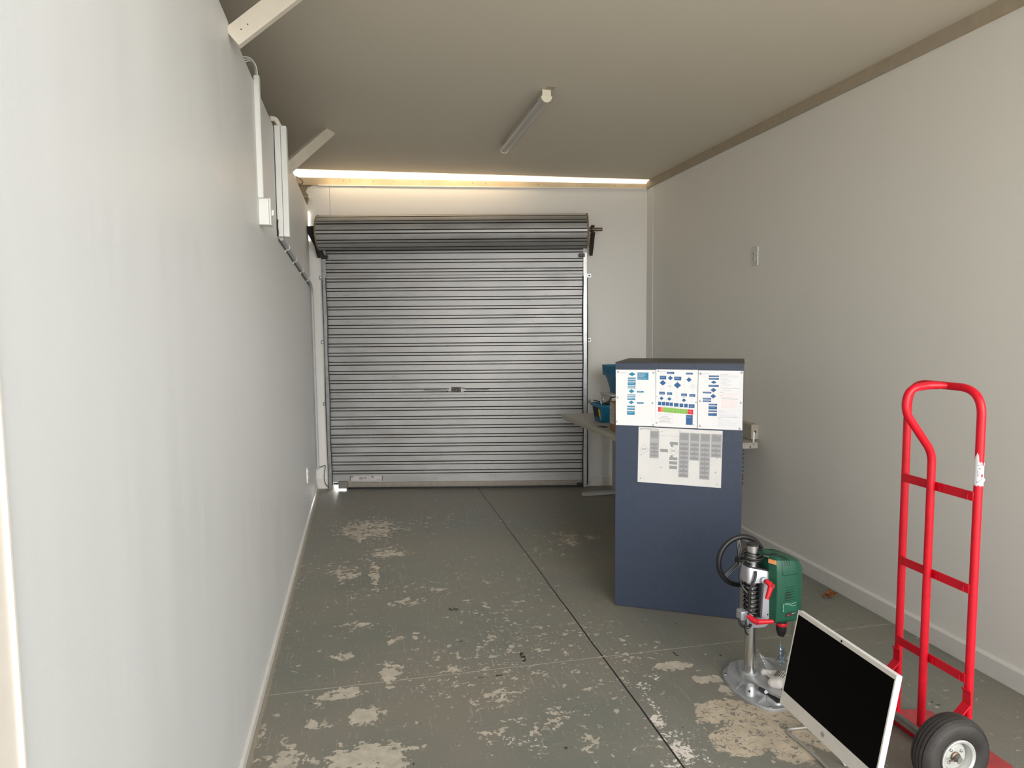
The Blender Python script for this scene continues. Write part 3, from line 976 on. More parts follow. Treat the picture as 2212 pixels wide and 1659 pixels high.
cd = root('conduit', (XL + 0.016, 4.12, 2.0), 0, 'grey round conduit clipped along the left wall then down the rear corner', 'conduit')
f = MB()
o0 = Vector((XL + 0.016, 4.12, 2.0))
f.tube([Vector(p) - o0 for p in fillet([(XL + 0.016, 4.13, 2.005), (XL + 0.016, 6.42, 1.895), (XL + 0.018, 6.56, 1.84), (XL + 0.020, 6.60, 0.20)], 0.06, 8)], 0.0125, 14)
f.build('pipe', M_GREYPVC, cd)
f = MB()
f.tube([(0.0 - 0.008, 0.0, -0.003), (-0.008, 1.13, -0.059), (-0.008, 2.26, -0.118)], 0.003, 6)  # thin black line along the wall side of the conduit
f.build('black_line', M_BLACK, cd)
for y in (4.45, 4.95, 5.50, 6.05):
    z = 2.005 - (y - 4.13) * 0.048
    f = MB()
    f.tube([Vector((XL + 0.016 + 0.0145 * math.cos(t), y, z + 0.0145 * math.sin(t))) - o0 for t in [R(a) for a in range(-120, 121, 15)]], 0.0022, 6)
    f.cyl(Vector((XL + 0.001, y, z - 0.022)) - o0, Vector((XL + 0.010, y, z - 0.022)) - o0, 0.006, seg=10)
    f.build('saddle_clip', M_WHITE, cd)

sk = root('wall_socket', (XL, 5.55, 0.365), 0, 'slim white wall socket low on the left wall near the roller door', 'socket')
f = MB()
f.mm((0, -0.036, -0.058), (0.009, 0.036, 0.058))
f.build('face_plate', M_WHITE, sk, bevel=0.002)
f = MB()
f.mm((0.009, -0.02, -0.03), (0.011, 0.02, 0.0))
f.mm((0.009, -0.006, 0.02), (0.013, 0.006, 0.035))
f.build('rocker', M_WHITE, sk, bevel=0.0006)

# right wall switch plate
sk = root('wall_socket', (XR, 4.235, 1.957), 0, 'white plate with two dark slots high on the right wall', 'socket')
f = MB()
f.mm((-0.010, -0.036, -0.062), (0, 0.036, 0.062))
f.build('face_plate', mat('wall plate plastic', (0.66, 0.65, 0.60), 0.45, var=0.02), sk, bevel=0.003)
for z in (0.018, -0.018):
    f = MB()
    f.lathe([(0.0095, 0), (0.0095, 0.004), (0.0078, 0.004), (0.0078, 0.001)], (-0.010, 0.0, z), (-1, 0, 0), seg=18)
    f.build('collar', M_WHITE, sk)
    f = MB()
    f.lathe([(0, 0.003), (0.0078, 0.003), (0.0078, 0)], (-0.010, 0.0, z), (-1, 0, 0), seg=18)
    f.build('slot', M_INK, sk)

# loose wires in the far corner
f = MB()
f.tube(fillet([W(-0.16, 0.012, 2.885), W(-0.10, 0.045, 2.875), W(-0.025, 0.05, 2.83), W(-0.035, 0.03, 2.80), W(-0.13, 0.012, 2.812)], 0.05, 8), 0.0035, 8)
tag(f.build('loose_wire', M_WIRE), 'thin brown wire loop hanging at the top left corner of the rear wall', 'wire')
f = MB()
f.tube([W(-0.11, 0.012, 2.715), W(-0.05, 0.014, 2.70), W(0.015, 0.016, 2.688)], 0.004, 8)
f.lathe([(0, 0), (0.009, 0.002), (0.012, 0.012), (0.006, 0.022), (0, 0.024)], W(0.015, 0.006, 2.688), -nw, seg=14, mi=1)
f.box(W(0.033, 0.012, 2.682), (0.026, 0.008, 0.014), Euler((0, R(-25), 0)), 1)
tag(f.build('tie_wire', [M_TIMBER, M_TRIM]), 'short wire ending in a small white knot beside the bare wall strip', 'wire')
# cable ends at the foot of the corner
f = MB()
f.tube(fillet([W(0.01, 0.012, 0.215), W(0.05, 0.02, 0.205), W(0.095, 0.025, 0.235), W(0.078, 0.03, 0.13), W(0.085, 0.03, 0.05), W(0.125, 0.035, 0.008)], 0.03), 0.003, 8)
tag(f.build('alarm_cable', M_BLACKM), 'thin dark cable kinked across the foot of the rear left corner', 'cable')

# ================================================================== LAMP
lx, ly0, ly1 = 1.085, 3.99, 5.20
zc = ceil_z(lx)
lamp = root('ceiling_light', (lx, ly0, zc), 0, 'long narrow batten tube light fixed under the sloping ceiling', 'light')
L = ly1 - ly0
f = MB()
f.prism([(-0.024, 0.0, -0.001), (0.024, 0.0, -0.001), (0.024, 0.0, -0.038), (-0.024, 0.0, -0.038)], (0, L, 0))
f.build('batten_body', mat('batten enamel', (0.52, 0.50, 0.45), 0.5, var=0.02), lamp, bevel=0.002)
f = MB()
sec = [(-0.031, -0.034)] + [(0.031 * -math.cos(t), -0.036 - 0.031 * math.sin(t)) for t in [R(a) for a in range(0, 181, 15)]] + [(0.031, -0.034)]
f.prism([(x, 0.006, z) for x, z in sec], (0, L - 0.012, 0))
f.build('diffuser', M_DIFF, lamp, smooth=25)
for y in (0.0, L - 0.006):
    f = MB()
    sec = [(-0.025, 0.0), (-0.026, -0.036), (-0.034, -0.034)] + [(0.033 * -math.cos(t), -0.037 - 0.034 * math.sin(t)) for t in [R(a) for a in range(0, 181, 15)]] + [(0.034, -0.034), (0.026, -0.036), (0.025, 0.0)]
    f.prism([(x, y - 0.004, z - 0.001) for x, z in sec], (0, 0.010, 0))
    if y == 0:
        f.lathe([(0.010, 0), (0.010, 0.002), (0.0085, 0.002), (0.0085, 0.0005)], (0, -0.004, -0.026), (0, -1, 0), seg=20)
    f.build('end_cap', M_LAMPCAP, lamp, bevel=0.001)
f = MB()
f.mm((-0.012, -0.055, -0.0015), (0.040, 0.0, 0.0))
f.build('ceiling_plate', mat('unpainted ceiling mark', (0.42, 0.35, 0.29), 0.8), lamp)
for ya, yb in ((0.12, 0.24), (L - 0.2, L - 0.1)):
    f = MB()
    f.mm((-0.0262, ya, -0.030), (-0.0238, yb, -0.024))
    f.build('side_slot', M_INK, lamp)

# ================================================================== CABINET
CB = Vector((1.303, 3.434, 0))
ca = R(-30.5)
cab = root('storage_cabinet', CB, ca, 'blue grey steel cabinet standing on the floor, its back covered with flowcharts', 'cabinet')
cw, cdp, ch_ = 0.638, 0.47, 1.312
f = MB()
f.mm((0.0, 0.0, 0.004), (cw, 0.004, ch_ - 0.036))
f.build('back_panel', M_CAB, cab, bevel=0.0012)
f = MB()
f.mm((0.0, 0.004, 0.0), (0.003, cdp, ch_ - 0.001))
f.mm((cw - 0.003, 0.004, 0.0), (cw, cdp, ch_ - 0.001))
f.build('side_panel', M_CABD, cab)
f = MB()
f.mm((0, -0.0005, ch_ - 0.0365), (cw, 0.003, ch_ - 0.004))
for u in (0.012, 0.0255, 0.2231, 0.4007, 0.6045, 0.6233):
    f.cyl((u, -0.0002, ch_ - 0.022), (u, -0.0012, ch_ - 0.022), 0.0032, seg=12, mi=1)
f.prism([(cw - 0.028, -0.0012, ch_ - 0.034), (cw - 0.027, -0.0012, ch_ - 0.034), (cw - 0.004, -0.0012, ch_ - 0.008), (cw - 0.005, -0.0012, ch_ - 0.008)], (0, -0.0004, 0), 1)
f.build('top_flange', [M_CAB, M_INK], cab, bevel=0.001)
f = MB()
f.mm((-0.002, -0.003, ch_ - 0.006), (cw + 0.002, cdp + 0.002, ch_))
f.build('top_panel', M_CABD, cab, bevel=0.001)
for k in range(2):
    f = MB()
    x0 = 0.004 + k * (cw / 2 - 0.002)
    f.mm((x0, cdp, 0.06), (x0 + cw / 2 - 0.006, cdp + 0.018, ch_ - 0.01))
    dd = f.build('door', M_CAB, cab, bevel=0.002)
    f = MB()
    hx = cw / 2 - 0.03 if k == 0 else cw / 2 + 0.03
    f.tube(fillet([(hx, cdp + 0.018, 0.6), (hx, cdp + 0.045, 0.6), (hx, cdp + 0.045, 0.72), (hx, cdp + 0.018, 0.72)], 0.01), 0.005, 8)
    f.build('door_handle', M_CHROME, dd)
f = MB()
f.mm((0.003, 0.004, 0.0), (cw - 0.003, cdp, 0.05))
f.build('plinth', M_CABD, cab)
f = MB()
f.mm((cw + 0.0005, cdp - 0.035, 0.35), (cw + 0.0025, cdp - 0.005, 0.86))
for k in range(9):
    z = 0.800 - k * 0.0245 + (0.006 if k > 6 else 0)
    f.lathe([(0, 0.007), (0.005, 0.006), (0.0065, 0.003), (0.0065, 0)], (cw + 0.0025, cdp - 0.012, z), (1, 0, 0), seg=12, mi=1)
f.build('slotted_strip', [M_CABD, M_INK], cab)


# ---- sheets of paper on it
class Sheet:
    def __init__(s, u, z, w_, h_, rot, mats, name, label, grp):
        """u, z of the top left corner on the cabinet's back, in its own frame"""
        Mx = Matrix.Translation(CB) @ Matrix.Rotation(ca, 4, 'Z') @ Matrix.Translation((u, -0.0022, z)) @ Matrix.Rotation(R(90), 4, 'X') @ Matrix.Rotation(R(rot), 4, 'Z')
        s.r = bpy.data.objects.new(name, None)
        s.w, s.h, s.mats = w_, h_, mats
        s.M = Mx
        s.mb = MB()
        s.name, s.label, s.grp = name, label, grp
        N = 12
        # paper with a slight lift at the edges
        g = [[None] * (N + 1) for _ in range(N + 1)]
        for i in range(N + 1):
            for j in range(N + 1):
                x, y = i / N, j / N
                lift = 0.0
                g[i][j] = s.mb.bm.verts.new((x * w_, -y * h_, lift))
        for i in range(N):
            for j in range(N):
                s.mb.bm.faces.new((g[i][j], g[i + 1][j], g[i + 1][j + 1], g[i][j + 1]))
        s.mb.mm((0, -h_, -0.0006), (w_, 0, -0.0002))
        bpy.data.objects.remove(s.r)

    def rect(s, x0, y0, x1, y1, mi, lv=1):
        z = 0.00015 * lv
        s.mb.quad([(x0, -y1, z), (x1, -y1, z), (x1, -y0, z), (x0, -y0, z)], mi)

    def dia(s, cx, cy, rx, ry, mi, lv=1):
        z = 0.00015 * lv
        s.mb.quad([(cx - rx, -cy, z), (cx, -cy - ry, z), (cx + rx, -cy, z), (cx, -cy + ry, z)], mi)

    def line(s, pts, mi, wd=0.0006, lv=1):
        for (x0, y0), (x1, y1) in zip(pts, pts[1:]):
            if abs(x0 - x1) < 1e-6:
                s.rect(x0 - wd / 2, min(y0, y1), x0 + wd / 2, max(y0, y1), mi, lv)
            elif abs(y0 - y1) < 1e-6:
                s.rect(min(x0, x1), y0 - wd / 2, max(x0, x1), y0 + wd / 2, mi, lv)
            else:
                d = Vector((x1 - x0, y1 - y0)).normalized() * wd / 2
                z = 0.00015 * lv
                s.mb.quad([(x0 - d.y, -(y0 + d.x), z), (x1 - d.y, -(y1 + d.x), z), (x1 + d.y, -(y1 - d.x), z), (x0 + d.y, -(y0 - d.x), z)], mi)

    def words(s, x0, y0, x1, rows, mi, pitch=0.0036, hgt=0.0013, lv=2, ragged=0.35):
        rnd = random.Random(int((x0 + y0) * 1e5))
        for k in range(rows):
            x = x0
            end = x1 - (x1 - x0) * ragged * rnd.random()
            while x < end - 0.002:
                l_ = min(end - x, 0.003 + rnd.random() * 0.008)
                s.rect(x, y0 + k * pitch, x + l_, y0 + k * pitch + hgt, mi, lv)
                x += l_ + 0.0014

    def dot(s, cx, cy, r, mi):
        pts = [(cx + r * math.cos(k * math.pi / 7), -cy + 1.15 * r * math.sin(k * math.pi / 7), 0.0006) for k in range(14)]
        s.mb.bm.faces.new([s.mb.bm.verts.new(p) for p in pts]).material_index = mi

    def text(s, t, x, y, size, mi):
        me = text_mesh(t, size)
        s.mb.add_mesh(me, Matrix.Translation((x, -y, 0.0005)), mi)
        bpy.data.meshes.remove(me)

    def done(s):
        for f_ in s.mb.bm.faces:
            pass
        me_o = s.mb.build(s.name, s.mats, smooth=0)
        me_o.matrix_world = s.M
        tag(me_o, s.label, 'poster', s.grp)
        return me_o


PM = [M_PAPER, M_TACK, M_TEAL, M_NAVY, M_LINE, M_PALE, M_PINK, M_PRED, M_PORANGE, M_PGREEN, M_INK]
PG = 'flowchart sheets on the cabinet'
# sheet 1; pixel boxes measured in a 1185x1659 crop, sheet spans x 60..1080, y 100..1550
k1 = 0.2055 / 1010


def u1(x):
    return (x - 72) * k1


def v1(y):
    return (y - 100) * 0.292 / 1435


sh = Sheet(0.0010, 1.2725, 0.2050, 0.292, 0.2, PM, 'flowchart_poster', 'white sheet with teal flowchart and large teal note box, leftmost on the cabinet', PG)
sh.dia(u1(487), v1(213), 0.0190, 0.0105, 2)
sh.rect(u1(625), v1(168), u1(902), v1(355), 2)
sh.words(u1(645), v1(188), u1(870), 5, 5, pitch=0.0042)
sh.words(u1(640), v1(305), u1(880), 2, 5, pitch=0.0042)
for (x0, y0, x1, y1) in ((382, 300, 580, 342), (380, 360, 580, 402), (376, 418, 578, 495), (374, 512, 578, 535), (372, 556, 578, 578), (370, 735, 572, 758), (368, 780, 570, 808), (366, 832, 568, 875), (614, 640, 783, 682), (614, 928, 783, 970), (366, 1024, 562, 1066), (364, 1092, 560, 1135), (362, 1158, 556, 1258)):
    sh.rect(u1(x0), v1(y0), u1(x1), v1(y1), 2)
    sh.words(u1(x0 + 18), v1(y0) + 0.003, u1(x1 - 14), max(1, int((y1 - y0) / 26)), 5, hgt=0.0010)
sh.dia(u1(474), v1(650), 0.0155, 0.0108, 2)
sh.dia(u1(468), v1(938), 0.0140, 0.0095, 2)
sh.line([(u1(480), v1(265)), (u1(480), v1(1158))], 4, 0.0005, 0.6)
sh.line([(u1(552), v1(655)), (u1(614), v1(655))], 4, 0.0005)
sh.line([(u1(535), v1(942)), (u1(614), v1(942))], 4, 0.0005)
sh.line([(u1(695), v1(690)), (u1(695), v1(748)), (u1(572), v1(748))], 4, 0.0005)
sh.text('Process Flow', u1(160), v1(188), 0.0065, 4)
for (x, y, r_) in ((128, 155, 0.0052), (1027, 172, 0.0055), (116, 820, 0.005), (1006, 948, 0.005), (92, 1445, 0.0052), (1022, 1505, 0.0045)):
    sh.dot(u1(x), v1(y), r_, 1)
sh.done()

# sheet 2; crop 1244x1659 of 105x140 px, sheet x 92..1165, y 92..1560
def u2(x):
    return (x - 90) * 0.2105 / 1072


def v2(y):
    return (y - 95) * 0.297 / 1460


sh = Sheet(0.2085, 1.2765, 0.2090, 0.297, -0.3, PM, 'flowchart_poster', 'white sheet with navy flowchart over a green and red strip, middle of the upper row', PG)
for (x0, y0, x1, y1) in ((370, 155, 557, 212), (852, 168, 1027, 215), (187, 258, 355, 352), (558, 272, 737, 367), (180, 668, 324, 742), (380, 680, 512, 748), (742, 700, 888, 770), (947, 710, 1096, 780), (152, 928, 238, 1018), (252, 930, 338, 1022), (352, 935, 436, 1026), (450, 942, 536, 1034), (564, 950, 678, 1042), (706, 958, 798, 1050), (820, 962, 912, 1054), (936, 970, 1084, 1064), (872, 1245, 1044, 1500)):
    sh.rect(u2(x0), v2(y0) * 0.985, u2(x1), v2(y1) * 0.985, 3)
    if x1 - x0 > 130:
        sh.words(u2(x0 + 22), v2(y0) + 0.005, u2(x1 - 16), 2, 5, hgt=0.0009)
for (cx, cy, rx, ry) in ((460, 312, 66, 58), (268, 440, 84, 72), (642, 492, 96, 82), (932, 345, 68, 62), (243, 840, 56, 48), (442, 850, 55, 48), (812, 872, 56, 48)):
    sh.dia(u2(cx), v2(cy) * 0.985, rx * 0.000196, ry * 0.0002, 3)
for pts in (((460, 212), (460, 255)), ((268, 352), (268, 370)), ((645, 367), (645, 410)), ((637, 575), (637, 950)), ((932, 215), (932, 285)), ((352, 440), (455, 440), (455, 680)), ((866, 345), (826, 345), (826, 700)), ((1000, 345), (1034, 345), (1034, 710)), ((1018, 780), (1018, 970)), ((190, 840), (168, 840), (168, 928)), ((298, 840), (316, 840), (316, 930)), ((388, 850), (366, 850), (366, 935)), ((497, 850), (516, 850), (516, 942)), ((756, 872), (734, 872), (734, 958)), ((868, 872), (890, 872), (890, 962)), ((524, 312), (558, 312)), ((355, 310), (394, 310))):
    sh.line([(u2(a), v2(b) * 0.985) for a, b in pts], 4, 0.0005)
sh.words(u2(190), v2(540), u2(350), 5, 5, pitch=0.004)
sh.words(u2(955), v2(465), u2(1115), 6, 5, pitch=0.0036)
sh.words(u2(400), v2(505), u2(505), 2, 4, pitch=0.004)
sh.words(u2(195), v2(765), u2(300), 1, 4)
sh.words(u2(395), v2(770), u2(500), 1, 4)
sh.words(u2(760), v2(790), u2(870), 1, 4)
sh.words(u2(180), v2(1042), u2(800), 1, 4)
xs = [156, 226, 284, 342, 414, 485, 555, 626, 698, 768, 838, 910, 980, 1054]
cs = [7, 8, 9, 9, 9, 9, 9, 9, 9, 9, 9, 7, 7]
for i, c in enumerate(cs):
    dy = i * 3.4
    sh.rect(u2(xs[i] + 1.5), v2(1066 + dy) * 0.985, u2(xs[i + 1] - 1.5), v2(1188 + dy) * 0.985, c)
    sh.rect(u2(xs[i] + 28), v2(1120 + dy) * 0.985, u2(xs[i] + 42), v2(1132 + dy) * 0.985, 5, 2)
sh.line([(u2(150), v2(1225)), (u2(538), v2(1225)), (u2(538), v2(1455)), (u2(150), v2(1455)), (u2(150), v2(1225))], 4, 0.0005)
sh.words(u2(165), v2(1232), u2(530), 2, 5, pitch=0.004, ragged=0.1)
sh.words(u2(240), v2(1282), u2(440), 1, 4, ragged=0.1)
sh.words(u2(180), v2(1308), u2(505), 4, 4, pitch=0.0034, hgt=0.0009, ragged=0.1)
sh.words(u2(215), v2(1380), u2(470), 1, 4, ragged=0.1)
sh.words(u2(180), v2(1410), u2(500), 2, 4, pitch=0.0038, ragged=0.1)
sh.text('Phone Flow', u2(196), v2(162), 0.0068, 4)
sh.text('(Not Fault)', u2(196), v2(200), 0.0062, 6)
for (x, y, r_) in ((150, 138, 0.0045), (122, 788, 0.003), (1120, 920, 0.0035), (118, 1480, 0.0042), (1078, 1500, 0.0028), (1132, 175, 0.0018)):
    sh.dot(u2(x), v2(y) * 0.985, r_, 1)
sh.done()

# sheet 3; crop 1363x1659 of 115x140 px, sheet x 105..1243, y 112..1620
def u3(x):
    return (x - 105) * 0.2165 / 1135


def v3(y):
    return (y - 112) * 0.2965 / 1490


sh = Sheet(0.4195, 1.2735, 0.2155, 0.2965, -0.1, PM, 'flowchart_poster', 'white sheet with navy flowchart beside columns of fine print, rightmost on the cabinet', PG)
for (x0, y0, x1, y1) in ((372, 235, 628, 276), (372, 302, 628, 345), (368, 475, 627, 524), (225, 652, 442, 694), (225, 808, 440, 850), (225, 874, 440, 913), (379, 954, 596, 996), (377, 1020, 595, 1098), (375, 1124, 594, 1165), (372, 1190, 592, 1264)):
    sh.rect(u3(x0), v3(y0), u3(x1), v3(y1), 3)
    sh.words(u3(x0 + 25), v3(y0) + 0.0035, u3(x1 - 18), 1, 5, hgt=0.0009)
for (cx, cy, rx, ry) in ((499, 408, 74, 40), (495, 606, 76, 56), (491, 762, 76, 56)):
    sh.dia(u3(cx), v3(cy), rx * 0.00019, ry * 0.0002, 3)
for pts in (((500, 276), (500, 302)), ((500, 345), (500, 370)), ((497, 448), (497, 475)), ((495, 524), (495, 552)), ((493, 662), (493, 708)), ((420, 606), (337, 606), (337, 652)), ((415, 762), (334, 762), (334, 808)), ((332, 850), (332, 874)), ((487, 996), (487, 1190))):
    sh.line([(u3(a), v3(b)) for a, b in pts], 4, 0.0005)
sh.line([(u3(489), v3(818)), (u3(489), v3(954))], 6, 0.0007)
for (x0, y0, x1, y1) in ((655, 182, 1180, 632), (648, 652, 1165, 1100), (636, 1125, 1160, 1550)):
    sh.line([(u3(x0), v3(y0)), (u3(x1), v3(y0)), (u3(x1), v3(y1)), (u3(x0), v3(y1)), (u3(x0), v3(y0))], 5, 0.0006)
sh.words(u3(665), v3(210), u3(860), 1, 4, ragged=0.05)
sh.words(u3(665), v3(232), u3(1150), 4, 5, pitch=0.0032, ragged=0.1)
sh.words(u3(665), v3(318), u3(870), 1, 4, ragged=0.05)
sh.words(u3(690), v3(340), u3(1005), 4, 5, pitch=0.0034)
sh.words(u3(665), v3(418), u3(820), 1, 4, ragged=0.05)
sh.words(u3(690), v3(440), u3(1005), 4, 5, pitch=0.0034)
sh.words(u3(665), v3(525), u3(720), 1, 4)
sh.words(u3(720), v3(545), u3(1165), 1, 4, ragged=0.02)
sh.words(u3(665), v3(575), u3(720), 1, 6)
sh.words(u3(720), v3(595), u3(970), 1, 4, ragged=0.02)
sh.words(u3(660), v3(658), u3(775), 1, 4, ragged=0.02)
sh.words(u3(690), v3(690), u3(1160), 2, 6, pitch=0.004, ragged=0.3)
sh.words(u3(660), v3(742), u3(760), 1, 4)
sh.words(u3(700), v3(762), u3(1160), 3, 6, pitch=0.004)
sh.words(u3(700), v3(820), u3(1120), 1, 4, ragged=0.02)
sh.words(u3(695), v3(860), u3(1120), 4, 6, pitch=0.0038)
sh.words(u3(695), v3(950), u3(1115), 5, 6, pitch=0.0045, ragged=0.2)
sh.words(u3(640), v3(1132), u3(780), 1, 4, ragged=0.02)
sh.words(u3(645), v3(1155), u3(900), 2, 5, pitch=0.0036)
sh.words(u3(645), v3(1205), u3(1130), 4, 5, pitch=0.0036, ragged=0.15)
sh.words(u3(640), v3(1288), u3(1125), 1, 4, ragged=0.02)
sh.words(u3(640), v3(1318), u3(720), 1, 4)
sh.words(u3(640), v3(1355), u3(960), 2, 5, pitch=0.0036)
sh.words(u3(640), v3(1408), u3(1120), 3, 5, pitch=0.0036, ragged=0.1)
sh.words(u3(640), v3(1475), u3(1120), 3, 5, pitch=0.0036, ragged=0.1)
sh.text('Ticket Flow', u3(205), v3(205), 0.0068, 4)
for (x, y, r_) in ((160, 198, 0.0060), (1190, 155, 0.0058), (155, 895, 0.0045), (1183, 912, 0.0048), (163, 1533, 0.0050), (1167, 1565, 0.0055)):
    sh.dot(u3(x), v3(y), r_, 1)
sh.done()

# sheet 4, A3 landscape; crop 2212x1604 of 200x145 px; sheet x 110..2115, tilted
W4, H4 = 0.420, 0.292
def u4(x, y):
    return (x - 112) * W4 / 1995


def v4(x, y):
    top = 68 + (x - 110) * 0.0425
    bot = 1385 + (x - 110) * 0.0770
    return (y - top) / (bot - top) * H4


PM4 = [M_PAPER2, M_TACK, M_PGREY, M_PGREY2, M_LINE, M_INK]
sh = Sheet(0.1215, 0.9755, W4, H4, -0.8, PM4, 'flowchart_poster', 'large landscape sheet with grey flowchart columns, below the upper three on the cabinet', PG)


def r4(x0, y0, x1, y1, mi, lv=1, frame=False):
    xc, yc = (x0 + x1) / 2, (y0 + y1) / 2
    a = (u4(x0, 0), v4(xc, y0), u4(x1, 0), v4(xc, y1))
    sh.rect(a[0], a[1], a[2], a[3], mi, lv)
    if frame:
        sh.line([(a[0], a[1]), (a[2], a[1]), (a[2], a[3]), (a[0], a[3]), (a[0], a[1])], 4, 0.0007, lv + 1)


for (x0, x1, y0, y1, boxes) in ((395, 615, 160, 815, [(185, 335), (455, 515), (545, 605), (635, 695), (720, 780)]),
                                (1102, 1335, 205, 1280, [(225, 375), (448, 510), (555, 617), (665, 730), (775, 835), (880, 945), (985, 1050), (1095, 1155), (1200, 1262)]),
                                (1352, 1580, 215, 868, [(240, 390), (465, 525), (573, 635), (685, 745), (790, 850)]),
                                (1595, 1830, 225, 1330, [(245, 400), (478, 540), (590, 650), (700, 765), (808, 875), (920, 985), (1028, 1095), (1135, 1198), (1245, 1305)]),
                                (1850, 2090, 235, 795, [(258, 410), (488, 550), (600, 665), (712, 775)])):
    r4(x0, y0, x1, y1, 2, 1, True)
    for i, (a, b) in enumerate(boxes):
        r4(x0 + 22, a, x1 - 22, b, 3 if i else 3, 3, True)
        xm = (x0 + x1) / 2
        sh.words(u4(x0 + 50, 0), v4(xm, (a + b) / 2 - 10), u4(x1 - 50, 0), 1 if i == 0 else 2, 4, pitch=0.0038, hgt=0.0015, lv=7, ragged=0.15)
        if i > 1:
            r4(xm - 6, a - 26, xm + 6, a - 8, 5, 3)
for (x0, y0, x1, y1) in ((880, 430, 1070, 500), (652, 598, 834, 668), (876, 795, 1065, 862), (876, 895, 1062, 968), (876, 1002, 1060, 1075)):
    r4(x0, y0, x1, y1, 3, 1, True)
    sh.words(u4(x0 + 40, 0), v4((x0 + x1) / 2, (y0 + y1) / 2 - 6), u4(x1 - 40, 0), 1, 4, hgt=0.0015, lv=5, ragged=0.1)
for (cx, cy, r_) in ((260, 605, 108), (972, 645, 110)):
    q = [(u4(cx - r_, 0), v4(cx, cy)), (u4(cx, 0), v4(cx, cy - r_)), (u4(cx + r_, 0), v4(cx, cy)), (u4(cx, 0), v4(cx, cy + r_))]
    sh.line(q + [q[0]], 4, 0.0009)
    sh.words(u4(cx - 55, 0), v4(cx, cy - 25), u4(cx + 60, 0), 3, 4, pitch=0.0038, hgt=0.0016, ragged=0.1)
r4(902, 513, 955, 535, 5)
r4(902, 755, 955, 777, 5)
sh.line([(u4(620, 0), v4(620, 270)), (u4(1102, 0), v4(1102, 292) + 0.0005)], 4, 0.0008)
sh.line([(u4(370, 0), v4(370, 612)), (u4(395, 0), v4(395, 612))], 4, 0.0007)
sh.line([(u4(1070, 0), v4(1070, 468)), (u4(1102, 0), v4(1102, 470))], 4, 0.0007)
sh.text('Incident Response Process', u4(152, 0), v4(152, 120) - 0.0, 0.0088, 5)
for (x, y, r_) in ((165, 135, 0.0028), (680, 180, 0.0028), (1112, 160, 0.0032), (192, 735, 0.0032), (2010, 275, 0.0042), (1995, 810, 0.0036), (675, 1038, 0.0036), (1972, 1160, 0.004), (185, 1298, 0.0034), (2012, 1452, 0.0036), (1115, 770, 0.004)):
    sh.dot(u4(x, 0), v4(x, y), r_, 1)
sh.done()

# ================================================================== DESK AND WHAT STANDS ON IT
DZ = 0.73
dk = root('desk', (1.735, 4.06, 0), R(0.6), 'off white desk along the right wall behind the cabinet', 'desk')
f = MB()
f.mm((0.0, 0.0, DZ - 0.040), (0.80, 1.80, DZ))
f.build('desk_top', M_DESK, dk, bevel=0.006, seg=3)
f = MB()
f.mm((0.10, 0.10, DZ - 0.085), (0.70, 0.14, DZ - 0.041))
f.mm((0.10, 1.72, DZ - 0.085), (0.70, 1.76, DZ - 0.041))
f.mm((0.25, 0.14, DZ - 0.08), (0.29, 1.72, DZ - 0.041))
f.mm((0.55, 0.14, DZ - 0.08), (0.59, 1.72, DZ - 0.041))
f.build('under_frame', M_DESKLEG, dk, bevel=0.002)
for y in (0.16, 1.74):
    f = MB()
    f.mm((0.47, y - 0.04, 0.026), (0.55, y + 0.04, DZ - 0.086))
    f.build('leg', M_DESKLEG, dk, bevel=0.004)
    f = MB()
    n_ = 10
    out = []
    x0, x1, hw = 0.17, 0.78, 0.035
    for k in range(n_ + 1):
        a = math.pi / 2 + math.pi * k / n_
        out.append((x0 + hw + hw * math.cos(a), y + hw * math.sin(a), 0.001))
    for k in range(n_ + 1):
        a = -math.pi / 2 + math.pi * k / n_
        out.append((x1 - hw + hw * math.cos(a), y + hw * math.sin(a), 0.001))
    f.prism(out, (0, 0, 0.025))
    f.build('foot', M_DESKLEG, dk, bevel=0.004)
f = MB()
for (x, z, r_) in ((0.700, -0.012, 0.003), (0.722, -0.010, 0.002), (0.698, -0.026, 0.002), (0.742, -0.022, 0.0045), (0.744, -0.031, 0.004)):
    f.cyl((x, 0.0003, DZ + z), (x, -0.0008, DZ + z), r_, seg=12)
f.mm((0.752, -0.0008, DZ - 0.0105), (0.778, 0.0003, DZ - 0.0085))
f.build('edge_holes', M_INK, dk)

jb = root('socket_box', (2.545, 4.21, 0.74), 0, 'beige box with an oval black hole on the right wall above the desk end', 'box')
f = MB()
f.mm((-0.005, -0.05, -0.005), (0.047, 0.16, 0.095))
f.build('housing', mat('beige box', (0.40, 0.37, 0.31), 0.6), jb, bevel=0.002)
f = MB()
f.lathe([(0, 0.0015), (0.007, 0.0015), (0.009, 0.0)], (0.022, -0.05, 0.045), (0, -1, 0), seg=20)
f.build('opening', M_INK, jb)
f = MB()
f.cyl((2.505, 4.075, DZ), (2.505, 4.075, DZ + 0.018), 0.0055, seg=16)
f.cyl((2.505, 4.075, DZ + 0.018), (2.505, 4.075, DZ + 0.072), 0.0082, 0.0080, seg=16)
tag(f.build('upright_tube', M_WHITE, bevel=0.001), 'short white upright tube standing on the end of the desk', 'tube')


